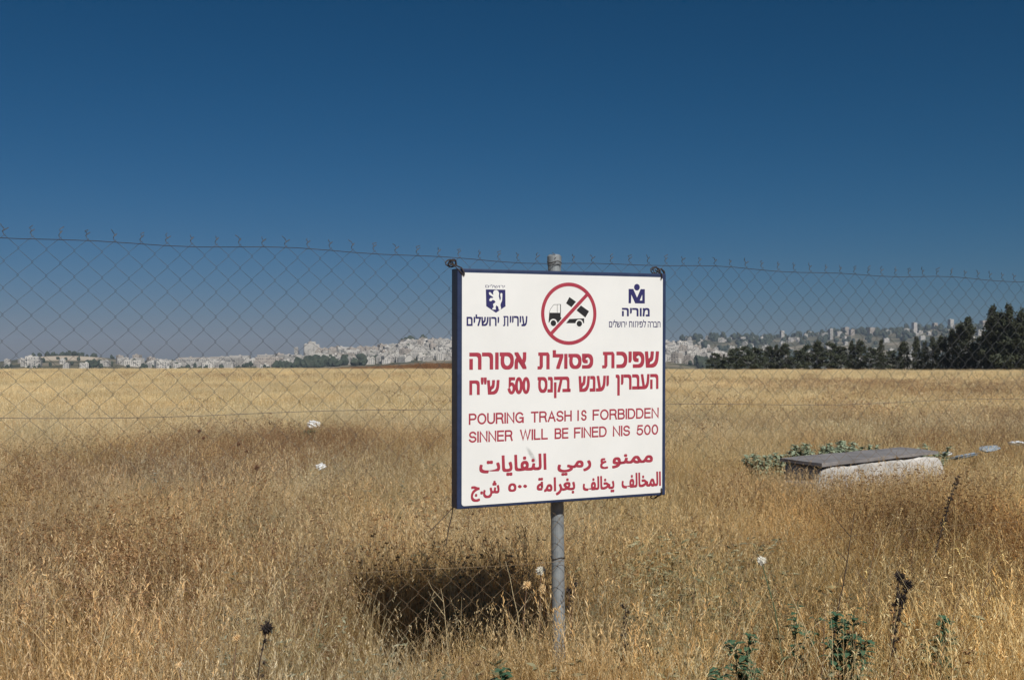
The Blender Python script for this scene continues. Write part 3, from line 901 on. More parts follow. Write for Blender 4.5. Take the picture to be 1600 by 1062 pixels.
def skirt(n):
    """the rank grass grown up against the foot of the concrete block"""
    r = np.random.default_rng(91)
    A, B, Dn = np.array(SLAB[0]), np.array(SLAB[1]), np.array(SLAB[3])
    t = r.random(n); f = r.random(n) < 0.7
    base = np.where(f[:, None], A + (B - A) * t[:, None] * 1.05, A + (Dn - A) * t[:, None])
    out1 = np.array([0.665, -0.747]); out2 = np.array([-0.93, -0.37])
    off = 0.12 + 0.75 * r.random(n) ** 1.3
    P = base + np.where(f[:, None], out1, out2) * off[:, None]
    k = n // 5                                   # thickest round the near corner
    a = r.uniform(-2.6, -0.9, k); q = 0.12 + 0.6 * r.random(k)
    P[:k] = A + np.stack([q * np.cos(a), q * np.sin(a)], 1)
    m = n
    tn = np.array([0.93, 0.85, 0.74]) * r.uniform(0.8, 1.1, (m, 1))
    var = r.choice(IDX['a'] + IDX['b'] + IDX['c'] + IDX['e'][:1], m)
    return np.concatenate([P, height(P[:, 0], P[:, 1])[:, None]], 1), np.stack([r.normal(0, .1, m), r.normal(0, .1, m), r.uniform(0, 6.28, m)], 1), r.uniform(1.05, 1.55, m), var, tn

def tuft_nodes():
    ng = bpy.data.node_groups.new('grow_tufts', 'GeometryNodeTree')
    ng.interface.new_socket('Geometry', in_out='INPUT', socket_type='NodeSocketGeometry')
    ng.interface.new_socket('Geometry', in_out='OUTPUT', socket_type='NodeSocketGeometry')
    N, L = ng.nodes, ng.links
    gi, go = N.new('NodeGroupInput'), N.new('NodeGroupOutput')
    ci = N.new('GeometryNodeCollectionInfo'); ci.inputs[0].default_value = tufts
    ci.inputs['Separate Children'].default_value = True; ci.inputs['Reset Children'].default_value = True
    ip = N.new('GeometryNodeInstanceOnPoints'); ip.inputs['Pick Instance'].default_value = True
    def na(nm, ty):
        a = N.new('GeometryNodeInputNamedAttribute'); a.data_type = ty; a.inputs[0].default_value = nm; return a.outputs[0]
    L.new(gi.outputs[0], ip.inputs['Points']); L.new(ci.outputs[0], ip.inputs['Instance'])
    L.new(na('var', 'INT'), ip.inputs['Instance Index']); L.new(na('scl', 'FLOAT'), ip.inputs['Scale'])
    er = N.new('FunctionNodeEulerToRotation'); L.new(na('rot', 'FLOAT_VECTOR'), er.inputs[0]); L.new(er.outputs[0], ip.inputs['Rotation'])
    L.new(ip.outputs[0], go.inputs[0])
    return ng
TN = tuft_nodes()
def grow(name, parts):
    P = np.concatenate([p[0] for p in parts]); RT = np.concatenate([p[1] for p in parts]); SCL = np.concatenate([p[2] for p in parts])
    VA = np.concatenate([p[3] for p in parts]); TI = np.concatenate([p[4] for p in parts])
    me = bpy.data.meshes.new(name); n = len(P)
    me.vertices.add(n); me.vertices.foreach_set('co', P.astype(np.float32).ravel())
    me.attributes.new('rot', 'FLOAT_VECTOR', 'POINT').data.foreach_set('vector', RT.astype(np.float32).ravel())
    me.attributes.new('scl', 'FLOAT', 'POINT').data.foreach_set('value', SCL.astype(np.float32))
    me.attributes.new('var', 'INT', 'POINT').data.foreach_set('value', VA.astype(np.int32))
    me.attributes.new('tint', 'FLOAT_COLOR', 'POINT').data.foreach_set('color', np.concatenate([TI, np.ones((n, 1))], 1).astype(np.float32).ravel())
    me.update()
    o = bpy.data.objects.new(name, me); COL.objects.link(o)
    md = o.modifiers.new('grow', 'NODES'); md.node_group = TN
    return o
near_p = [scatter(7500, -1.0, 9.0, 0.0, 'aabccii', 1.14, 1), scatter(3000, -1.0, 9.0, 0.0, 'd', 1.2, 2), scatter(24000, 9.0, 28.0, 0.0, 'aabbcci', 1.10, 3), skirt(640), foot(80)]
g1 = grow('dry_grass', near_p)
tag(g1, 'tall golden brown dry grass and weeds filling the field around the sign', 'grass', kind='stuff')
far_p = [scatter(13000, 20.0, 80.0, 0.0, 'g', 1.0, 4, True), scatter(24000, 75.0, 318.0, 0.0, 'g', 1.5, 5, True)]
g2 = grow('far_grass', far_p)
tag(g2, 'pale straw coloured grass stretching to the far edge of the field', 'grass', kind='stuff')

# a low reddish scrub line where the field drops away, left of the sign
r = np.random.default_rng(33)
n = 1500
y = r.uniform(286, 306, n); x = -62 + r.random(n) ** 0.7 * 62
hmul = np.clip((x + 62) / 40, 0.25, 1)
zz = height(x, y)
tn = np.array([0.82, 0.68, 0.60]) * r.uniform(0.6, 1.3, (n, 1))
g3 = grow('dry_scrub', [(np.stack([x, y, zz], 1), np.stack([r.normal(0, .1, n), r.normal(0, .1, n), r.uniform(0, 6.28, n)], 1), 3.0 * hmul * r.uniform(0.3, 1.5, n), r.choice(IDX['h'], n), tn)])
tag(g3, 'low reddish brown scrub along the far left edge of the field', 'scrub', kind='stuff')

# ------------------------------------------------------------------ concrete block with its cover sheet
m_conc = spotty('bleached_concrete', [(0.25, (0.25, 0.24, 0.225)), (0.45, (0.45, 0.435, 0.41)), (0.6, (0.54, 0.52, 0.49)), (0.78, (0.62, 0.60, 0.57))], 3.2, 0.9, 0, 0.35, 0.2, 9)
m_lid = spotty('grey_sheet', [(0.3, (0.18, 0.168, 0.165)), (0.6, (0.29, 0.272, 0.268)), (0.8, (0.38, 0.36, 0.35))], 4, 0.7, 0.1, 0.1, 0.3, 8)
blk = empty('concrete_block', (SLAB[0][0], SLAB[0][1], 0))
tag(blk, 'low whitish concrete block with a dark sheet on top in the grass at right', 'concrete block')
sl = [Vector((p[0] - SLAB[0][0], p[1] - SLAB[0][1])) for p in SLAB]
def slab_mesh(poly, z0, z1, flare, seed, cuts=14):
    """prism over a four-cornered outline whose foot flares outwards, faces cut fine and roughened"""
    r = random.Random(seed)
    c = sum(poly, Vector((0, 0))) / 4
    bm = bmesh.new()
    top = [bm.verts.new((p.x, p.y, z1)) for p in poly]
    bot = [bm.verts.new(((p - c) * (1 + flare) + c).to_3d() + Vector((0, 0, z0))) for p in poly]
    bm.faces.new(top); bm.faces.new(bot[::-1])
    for i in range(4):
        j = (i + 1) % 4
        bm.faces.new((top[i], bot[i], bot[j], top[j]))
    bmesh.ops.recalc_face_normals(bm, faces=bm.faces)
    bmesh.ops.subdivide_edges(bm, edges=bm.edges[:], cuts=cuts, use_grid_fill=True)
    return bm, r
def finish(bm, name, mat, parent, amp, seed):
    bm.normal_update()
    for v in bm.verts:
        k = amp * (0.6 * math.sin(v.co.x * 9 + seed) * math.cos(v.co.z * 23 + v.co.y * 7) + 0.4 * math.sin(v.co.x * 31 + v.co.z * 41 + v.co.y * 17))
        v.co += v.normal * k
    me = bpy.data.meshes.new(name); bm.to_mesh(me); bm.free()
    me.materials.append(mat)
    o = bpy.data.objects.new(name, me); COL.objects.link(o); o.parent = parent
    return o
ax_ = (sl[1] - sl[0]).normalized()
bm, _ = slab_mesh(sl, -0.1, 0.540, 0.04, 1, 30)
for v in bm.verts:                              # the ends slump outwards, the long upper edge is worn and chipped
    t = (v.co.xy - sum(sl, Vector((0, 0))) / 4).dot(ax_)
    v.co.xy += ax_ * (0.16 if t > 0 else 0.10) * math.copysign(1, t) * min(1, abs(t) / 1.0) ** 3 * max(0, min(1, (0.54 - v.co.z) / 0.28))
    if v.co.z > 0.50: v.co.z -= 0.012 * max(0, math.sin(t * 7.3) + math.sin(t * 17 + 1)) + (0.03 if t > 0.95 else 0)
bmesh.ops.smooth_vert(bm, verts=bm.verts[:], factor=0.5, use_axis_x=True, use_axis_y=True, use_axis_z=True)
for q in range(6): bmesh.ops.smooth_vert(bm, verts=bm.verts[:], factor=0.5, use_axis_x=True, use_axis_y=True, use_axis_z=True)
finish(bm, 'body', m_conc, blk, 0.012, 0.3).data.polygons.foreach_set('use_smooth', [True] * (6 * 31 * 31))
c4 = sum(sl, Vector((0, 0))) / 4
lid_o = [c4 + (p - c4) * k for p, k in zip(sl, (1.05, 0.97, 1.0, 1.06))]
bm, _ = slab_mesh(lid_o, 0.553, 0.585, 0.0, 2)
finish(bm, 'cover_sheet', m_lid, blk, 0.006, 1.7)

# ------------------------------------------------------------------ plants one can pick out
def leafmat(name, a, c):
    m, nt, b = newmat(name)
    f = noise(nt, 14, 3, 0.6, objco(nt))
    cc = ramp(nt, f, [(0.3, a), (0.7, c)])
    nt.links.new(cc, b.inputs['Base Color'])
    b.inputs['Roughness'].default_value = 0.6; b.inputs['Specular IOR Level'].default_value = 0.3
    tr = nt.nodes.new('ShaderNodeBsdfTranslucent'); nt.links.new(cc, tr.inputs[0])
    mx = nt.nodes.new('ShaderNodeMixShader'); mx.inputs[0].default_value = 0.25
    nt.links.new(b.outputs[0], mx.inputs[1]); nt.links.new(tr.outputs[0], mx.inputs[2]); nt.links.new(mx.outputs[0], nt.nodes['Material Output'].inputs[0])
    return m
m_green = leafmat('green_leaf', (0.05, 0.12, 0.065), (0.11, 0.20, 0.115))
m_sage = leafmat('sage_leaf', (0.28, 0.34, 0.22), (0.42, 0.47, 0.34))
m_gstem = spotty('green_stem', [(0.3, (0.07, 0.10, 0.05)), (0.7, (0.12, 0.14, 0.07))], 20, 0.7)
m_dstem = spotty('dark_dry_stem', [(0.3, (0.035, 0.024, 0.018)), (0.7, (0.10, 0.065, 0.045))], 25, 0.9)
m_bstem = spotty('brown_dry_stem', [(0.3, (0.12, 0.075, 0.045)), (0.7, (0.25, 0.16, 0.10))], 25, 0.9)
m_straw_stem = spotty('straw_stem', [(0.3, (0.50, 0.38, 0.2)), (0.7, (0.72, 0.6, 0.38))], 25, 0.8)
m_gold = spotty('golden_bract', [(0.3, (0.55, 0.36, 0.16)), (0.7, (0.75, 0.56, 0.32))], 60, 0.8)
m_pale = spotty('pale_fluff', [(0.3, (0.60, 0.57, 0.48)), (0.7, (0.78, 0.76, 0.68))], 60, 0.9)
m_dark = spotty('dark_seed_head', [(0.3, (0.016, 0.013, 0.013)), (0.7, (0.05, 0.036, 0.03))], 60, 0.9)
m_brown = spotty('brown_seed_head', [(0.3, (0.10, 0.05, 0.03)), (0.7, (0.24, 0.13, 0.07))], 60, 0.9)

def at_px(X, D):
    return (X - 800) / FPX * D, D
def leaf(mb, p, d, L, w, rr):
    """a lobed leaf blade, bent along its length"""
    d = Vector(d).normalized(); up = Vector((0, 0, 1))
    a = d.cross(up)
    if a.length < 0.1: a = Vector((1, 0, 0))
    a.normalize(); nn = a.cross(d)
    prof = [(0, 0.12), (0.2, 0.55), (0.33, 0.35), (0.5, 1.0), (0.62, 0.55), (0.8, 0.7), (1.0, 0.05)]
    V = []
    for t, q in prof:
        c = Vector(p) + d * (L * t) + nn * (L * 0.12 * math.sin(t * 3) - L * 0.35 * t * t)
        V += [c - a * (w * q / 2) + nn * w * 0.12 * q, c + a * (w * q / 2) + nn * w * 0.12 * q]
    mb.add(V, [(2 * i, 2 * i + 1, 2 * i + 3, 2 * i + 2) for i in range(len(prof) - 1)])

def green_weed(X, D, top, rad, label, seed, leaves=26, mat=None, name='green_weed', group='green weeds standing in the dry grass', stems=4, lw=0.034, low=0.4, ls=0.95):
    r = random.Random(seed)
    x, y = at_px(X, D)
    root = empty(name, (x, y, float(height(x, y))))
    tag(root, label, 'weed', group)
    ms, ml = MB(), MB()
    for s_ in range(stems):
        a = r.uniform(0, 6.28); q = rad * r.uniform(0.3, 1.5); h = top * r.uniform(0.7, 0.97) if s_ else top
        if s_ == 0: q *= 0.2
        P = [(0.2 * q * math.cos(a), 0.2 * q * math.sin(a), 0)]
        for i in range(1, 6):
            t = i / 5
            P.append((q * math.cos(a) * (0.2 + 0.8 * t ** 1.3) + r.uniform(-.006, .006), q * math.sin(a) * (0.2 + 0.8 * t ** 1.3) + r.uniform(-.006, .006), h * t))
        ms.tube(P, [0.0045, 0.004, 0.0036, 0.003, 0.0024, 0.0014], 5)
        for k in range(int(leaves * 1.5)):
            t = r.uniform(low, 1.0) ** 0.8
            i = min(int(t * 5), 4); f = t * 5 - i
            p = Vector(P[i]).lerp(Vector(P[i + 1]), f)
            la = r.uniform(0, 6.28)
            leaf(ml, p, (math.cos(la), math.sin(la), r.uniform(0.1, 0.9)), ls * r.uniform(0.04, 0.085) * (1.15 - 0.4 * t), lw * r.uniform(0.7, 1.2), r)
    ms.build('stem', m_gstem, root); ml.build('leaves', mat or m_green, root)
    return root
green_weed(1165, 4.45, 0.44, 0.07, 'leafy green weed nearest the bottom edge, tallest left of the other green weeds', 1, 22)
green_weed(1322, 4.6, 0.50, 0.08, 'tallest bushy green weed in the dry grass at lower right', 2, 24, stems=5)
green_weed(1243, 4.9, 0.47, 0.06, 'thin sparse green weed between two leafier green ones', 3, 6)
green_weed(1470, 4.75, 0.42, 0.08, 'green weed half sunk in grass near the lower right corner', 4, 16)
green_weed(785, 4.02, 0.41, 0.05, 'small green weed tip by the bottom edge left of the post', 5, 14, stems=3)
green_weed(1122, 4.1, 0.405, 0.05, 'small green weed tip by the bottom edge right of the post', 6, 10, stems=3)
for i, (X, D, top, rad, lab) in enumerate((
        (1205, 13.0, 0.47, 0.26, 'sage green bush beside the left end of the concrete block'),
        (1255, 13.6, 0.53, 0.34, 'broad sage green bush behind the left half of the concrete block'),
        (1308, 14.0, 0.55, 0.28, 'sage green bush behind the middle of the concrete block'),
        (1230, 13.6, 0.44, 0.30, 'low sage green bush filling the gap left of the broad bush behind the block'),
        (1282, 13.9, 0.49, 0.30, 'low sage green bush filling the gap right of the broad bush behind the block'),
        (1338, 14.3, 0.50, 0.24, 'small sage green bush farthest right of those behind the middle of the block'),
        (1445, 13.6, 0.52, 0.26, 'sage green bush behind the right end of the concrete block'),
        (486, 20.0, 0.34, 0.12, 'tiny green bush in the brown weeds left of the sign'))):
    green_weed(X, D, top, rad, lab, 20 + i, 46, m_sage if X > 600 else m_green, 'green_bush', 'green bushes among the dry grass', 14, 0.055, 0.3, 1.25)

def spiny_head(mb, c, r0, rr, n=46, spike=1.0):
    """a globe of bracts"""
    c = Vector(c)
    for i in range(n):
        z = 1 - 2 * (i + 0.5) / n; t = i * 2.39996
        d = Vector((math.sqrt(1 - z * z) * math.cos(t), math.sqrt(1 - z * z) * math.sin(t), z))
        a = d.cross(Vector((0.3, 0.5, 0.8))).normalized(); b_ = d.cross(a)
        L = r0 * rr.uniform(1.1, 1.9) * spike
        w = r0 * 0.42
        p = c + d * r0 * 0.35
        mb.add([p + a * w, p - a * w * 0.5 + b_ * w * 0.8, p - a * w * 0.5 - b_ * w * 0.8, c + d * L], [(0, 1, 3), (1, 2, 3), (2, 0, 3)])

def thistle(X, D, top, lean, head, r0, label, seed, heads=1, stem=None, name='thistle', group='dry thistles in the grass', spread=0.05, bracts=0):
    r = random.Random(seed)
    x, y = at_px(X, D)
    root = empty(name, (x - lean, y, float(height(x - lean, y))))
    tag(root, label, 'thistle', group)
    ms, MHS = MB(), []
    for h in range(heads):
        mh = MB(); MHS.append(mh)
        ox = 0 if h == 0 else r.uniform(-spread, spread); tz = top - (0 if h == 0 else r.uniform(0.02, 0.1))
        P = [(0, 0, 0), (lean * 0.15 + ox * .1, 0, tz * 0.35), (lean * 0.5 + ox * .4, r.uniform(-.01, .01), tz * 0.7), (lean + ox, r.uniform(-.02, .02), tz - r0 * 0.4)]
        ms.tube(P, [0.0038, 0.0034, 0.003, 0.0024], 5)
        spiny_head(mh, P[-1][:2] + (tz,), r0, r, 110 if head is m_pale else 60, 0.8 if head is m_pale else 1.0)
        for k in range(bracts):
            t = r.uniform(0.45, 1.0)
            i = min(int(t * 3), 2)
            p = Vector(P[i]).lerp(Vector(P[i + 1]), t * 3 - i)
            a = r.uniform(0, 6.28)
            spiny_head(mh, p + Vector((math.cos(a), math.sin(a), 0)) * r.uniform(0.004, 0.018), r0 * r.uniform(0.25, 0.5), r, 14)
    ms.build('stem', stem or m_bstem, root)
    for mh in MHS: mh.build('seed_head', head, root)
    return root
thistle(823, 5.06, 0.508, 0.03, m_gold, 0.016, 'golden spiky thistle head in the sign shadow, left of its twin', 1)
thistle(850, 5.03, 0.500, -0.02, m_gold, 0.017, 'golden spiky thistle head in the sign shadow, touching the post in view', 2)
thistle(845, 5.06, 0.575, 0.01, m_pale, 0.018, 'pale fluffy thistle head above the two golden ones', 3)
thistle(897, 5.2, 0.49, 0.02, m_dark, 0.011, 'dark thistle with a few small heads just right of the steel post', 4, 3, None, bracts=6, spread=0.03)
thistle(418, 4.55, 0.435, 0.05, m_dark, 0.020, 'black withered thistle head low in the grass at lower left', 5, 1, m_dstem, bracts=5, spread=0.03)
thistle(371, 4.45, 0.42, 0.02, m_gold, 0.013, 'small golden thistle head beside the black withered one', 6)
thistle(285, 4.3, 0.36, -0.02, m_gold, 0.011, 'small golden thistle head low by the bottom edge at left', 7)
thistle(1190, 4.7, 0.68, -0.10, m_pale, 0.016, 'white fluffy thistle head on a bent stem right of the sign', 8, 1, m_gstem)
thistle(1402, 4.8, 0.60, 0.05, m_dark, 0.018, 'tall dark thistle crowded with black heads at lower right', 9, 3, m_dstem, spread=0.05, bracts=16)
thistle(402, 10.5, 0.54, 0.04, m_brown, 0.020, 'brown thistle head standing above the grass left of the sign', 10)
thistle(373, 12.5, 0.62, -0.06, m_brown, 0.017, 'slim brown thistle at the edge of the brown weed patch', 11, 2, spread=0.1)
thistle(430, 7.0, 0.47, 0.03, m_brown, 0.014, 'brown thistle head halfway down the field left of the sign', 12)
thistle(312, 15.0, 0.62, 0.05, m_brown, 0.019, 'brown thistle rising from the middle of the brown weed patch', 13, 2, spread=0.14)
thistle(283, 9.5, 0.45, 0.02, m_brown, 0.017, 'squat brown thistle on the near side of the brown weed patch', 14)

def stalk(X, D, top, lean, label, seed, r0=0.003, tufted=0.0, mat=None, side=0):
    r = random.Random(seed)
    x, y = at_px(X, D)
    root = empty('dry_stalk', (x - lean, y, float(height(x - lean, y))))
    tag(root, label, 'dry stalk', 'bare dry stalks above the grass')
    mb = MB()
    P = [(lean * t ** 1.2 + r.uniform(-.004, .004), r.uniform(-.004, .004), top * t) for t in np.linspace(0, 1, 9)]
    mb.tube(P, list(np.linspace(r0, r0 * 0.35, 9)), 5)
    for k in range(side):
        i = r.randint(4, 7); a = r.choice((-1, 1))
        p = Vector(P[i]); L = r.uniform(0.05, 0.12)
        mb.tube([p, p + Vector((a * L * .5, r.uniform(-.03, .03), L * 0.6)), p + Vector((a * L * .7, r.uniform(-.04, .04), L))], [r0 * .5, r0 * .4, r0 * .25], 4)
    mb.build('stem', mat or m_dstem, root)
    if tufted:
        mh = MB()
        for k in range(int(90 * tufted)):
            t = r.uniform(0.3, 1.0); i = min(int(t * 8), 7)
            p = Vector(P[i]).lerp(Vector(P[i + 1]), t * 8 - i)
            a = r.uniform(0, 6.28); q = r0 * r.uniform(1, 3)
            spiny_head(mh, p + Vector((math.cos(a) * q, math.sin(a) * q, 0)), r0 * r.uniform(0.7, 1.4), r, 10)
        mh.build('seed_head', m_dark, root)
    return root
stalk(1335, 4.9, 0.86, 0.14, 'long thin dark stalk leaning right, tallest above the lower right weeds', 1, 0.0042, 0, m_dstem, 2)
stalk(1495, 7.0, 0.81, 0.22, 'thick dark seed stalk leaning right below the end of the concrete block', 2, 0.0065, 0.7)
stalk(977, 5.0, 0.44, 0.02, 'short dark seed spike standing in the grass right of the post', 3, 0.006, 0.6)
stalk(1166, 5.0, 0.61, 0.10, 'thin grey stalk leaning right between the sign and the white fluffy thistle', 4, 0.0026, 0, m_bstem, 3)
stalk(1288, 4.6, 0.55, 0.03, 'short reddish stalk behind the tallest green weed', 5, 0.0035, 0, m_bstem, 2)
stalk(1425, 6.2, 0.66, 0.02, 'upright brown stalk in front of the right half of the concrete block', 6, 0.003, 0, m_bstem, 3)
stalk(1365, 5.4, 0.70, 0.06, 'brown branched stalk between the long leaning stalk and the dark crowded thistle', 11, 0.003, 0, m_bstem, 5)
stalk(1232, 4.5, 0.60, -0.22, 'pale straw leaning far left behind the thin green weed', 12, 0.003, 0, m_straw_stem, 1)
stalk(1545, 5.2, 0.62, 0.10, 'brown branched stalk at the right edge below the plastic scraps', 13, 0.0032, 0, m_bstem, 5)
stalk(1090, 5.6, 0.56, 0.05, 'brown branched stalk just right of the sign\'s lower corner', 14, 0.003, 0, m_bstem, 4)
stalk(178, 4.3, 0.56, 0.13, 'pale straw leaning right at the lower left of the field', 15, 0.0036, 0, m_straw_stem, 2)
stalk(320, 4.2, 0.42, 0.08, 'short pale straw leaning right near the golden thistle heads', 16, 0.0034, 0, m_straw_stem, 1)
stalk(790, 5.05, 0.62, -0.12, 'pale straw crossing the shadow under the sign', 17, 0.0024, 0, m_straw_stem, 2)
stalk(690, 5.05, 0.50, -0.05, 'shorter pale straw at the left part of the shadow under the sign', 18, 0.0024, 0, m_straw_stem, 2)
stalk(1498, 4.9, 0.50, 0.14, 'crooked brown stalk near the lower right corner', 7, 0.0035, 0, m_bstem, 3)

# ------------------------------------------------------------------ litter
m_white = spotty('white_plastic', [(0.3, (0.66, 0.68, 0.70)), (0.7, (0.80, 0.82, 0.84))], 12, 0.5)
m_blue = spotty('bluish_plastic', [(0.3, (0.22, 0.28, 0.33)), (0.7, (0.42, 0.47, 0.52))], 8, 0.5)
def litter(X, D, z, w, h, label, seed, mat, name='plastic_bag', flat=False):
    r = random.Random(seed)
    x, y = at_px(X, D)
    bm = bmesh.new()
    bmesh.ops.create_icosphere(bm, subdivisions=4, radius=1.0)
    ph = [r.uniform(0, 6.28) for _ in range(6)]
    for v in bm.verts:
        c = v.co.copy()
        k = 1 + 0.22 * math.sin(c.x * 5 + ph[0]) * math.sin(c.y * 4 + ph[1]) + 0.14 * math.sin(c.z * 9 + ph[2] + c.x * 6) + 0.10 * abs(math.sin(c.x * 13 + c.y * 11 + ph[3]))
        v.co = Vector((c.x * k * w / 2, c.y * k * w / 2.4, c.z * k * h / 2))
    me = bpy.data.meshes.new(name); bm.to_mesh(me); bm.free(); me.materials.append(mat)
    o = bpy.data.objects.new(name, me); COL.objects.link(o)
    o.location = (x, y, z + float(height(x, y))); o.rotation_euler = (r.uniform(-.2, .2), r.uniform(-.2, .2), r.uniform(0, 6))
    tag(o, label, 'litter', 'litter caught in the grass')
litter(490, 23.5, 0.26, 0.25, 0.15, 'crumpled white plastic bag on the grass left of the sign, farther of two', 1, m_white)
litter(502, 13.6, 0.27, 0.10, 0.075, 'small crumpled white bag on the grass left of the sign, nearer of two', 2, m_white)
litter(1505, 14.2, 0.34, 0.36, 0.05, 'flattened bluish plastic sheet just right of the concrete block', 3, m_blue, 'plastic_sheet')
litter(1545, 15.2, 0.36, 0.26, 0.05, 'bluish plastic scrap between two paler ones right of the block', 4, m_blue, 'plastic_sheet')
litter(1588, 15.6, 0.40, 0.20, 0.05, 'pale plastic scrap at the right edge of the field', 5, m_white, 'plastic_sheet')
litter(1478, 13.6, 0.42, 0.12, 0.05, 'pale plastic scrap touching the right end of the concrete block', 6, m_white, 'plastic_sheet')

# ------------------------------------------------------------------ row of dark trees along the right end of the field
m_bark = spotty('bark', [(0.3, (0.05, 0.035, 0.025)), (0.7, (0.12, 0.09, 0.065))], 6, 0.95)
m_con = spotty('dark_conifer_leaf', [(0.3, (0.026, 0.032, 0.016)), (0.7, (0.055, 0.062, 0.032))], 0.9, 0.8)
m_bro = spotty('olive_leaf', [(0.3, (0.035, 0.045, 0.025)), (0.7, (0.07, 0.08, 0.045))], 0.9, 0.8)
def crown_mesh(name, prof, n, size, mat, seed, clumps=70):
    """unit-high crown: leaf-sized faces gathered in clumps through the volume; prof(t) is the radius at height t"""
    r = random.Random(seed)
    mb = MB()
    C = []
    for i in range(clumps):
        t = r.uniform(0.04, 0.97); a = r.uniform(0, 6.28)
        rr = prof(t) * r.uniform(0.35, 1.0) ** 0.6 * r.choice((1, 1, 1, 1.18))
        C.append((rr * math.cos(a), rr * math.sin(a), t))
    for i in range(n):
        c = C[i % clumps]
        s_ = 0.035 + 0.30 * prof(c[2])
        p = Vector((c[0] + r.gauss(0, s_ * 0.42), c[1] + r.gauss(0, s_ * 0.42), c[2] + r.gauss(0, 0.028)))
        a = Vector((r.gauss(0, 1), r.gauss(0, 1), r.gauss(0, 1))).normalized()
        b_ = a.cross(Vector((r.gauss(0, 1), r.gauss(0, 1), r.gauss(0, 1)))).normalized()
        q = size * r.uniform(0.6, 1.3)
        mb.add([p - a * q, p - b_ * q * 0.45, p + a * q, p + b_ * q * 0.45], [(0, 1, 2, 3)])
    o = mb.build(name, mat, None, link=False)
    return o.data
PROFS = [lambda t: 0.155 * math.sin(min(1, t * 2.2 + 0.25) * PI / 2) * (1 - t) ** 0.55 + 0.012,            # cypress
         lambda t: 0.24 * (1 - t) ** 0.8 * min(1, 0.5 + t * 4) * (0.8 + 0.25 * math.sin(t * 26)) + 0.012,  # spruce-like, whorled
         lambda t: 0.30 * math.sin(max(0.0, min(1, (t + 0.08) / 1.08)) ** 0.8 * PI) ** 0.6 + 0.01,          # rounded
         lambda t: 0.20 * math.sin(min(1, t * 1.5 + 0.2) * PI / 2) * (1 - t) ** 0.4 + 0.01]
CROWN = [crown_mesh('crown', PROFS[0], 3600, 0.020, m_con, 1, 80), crown_mesh('crown', PROFS[1], 3800, 0.022, m_con, 2, 90),
         crown_mesh('crown', PROFS[2], 3600, 0.029, m_bro, 3, 70), crown_mesh('crown', PROFS[3], 3800, 0.024, m_con, 4, 80)]
mb = MB(); mb.tube([(0, 0, -0.05), (0, 0, 0.3), (0.004, 0, 0.6), (0, 0.003, 0.93)], [0.016, 0.012, 0.008, 0.002], 7)
for i in range(14):
    t = 0.15 + 0.05 * i; a = i * 2.4; q = 0.10 * (1 - t) + 0.02
    mb.tube([(0, 0, t), (q * math.cos(a), q * math.sin(a), t + 0.04)], [0.004, 0.0015], 4)
TRUNK = mb.build('trunk', m_bark, None, link=False).data
KIND = ['slim dark cypress', 'ragged dark conifer', 'rounded dark tree', 'stout dark conifer']
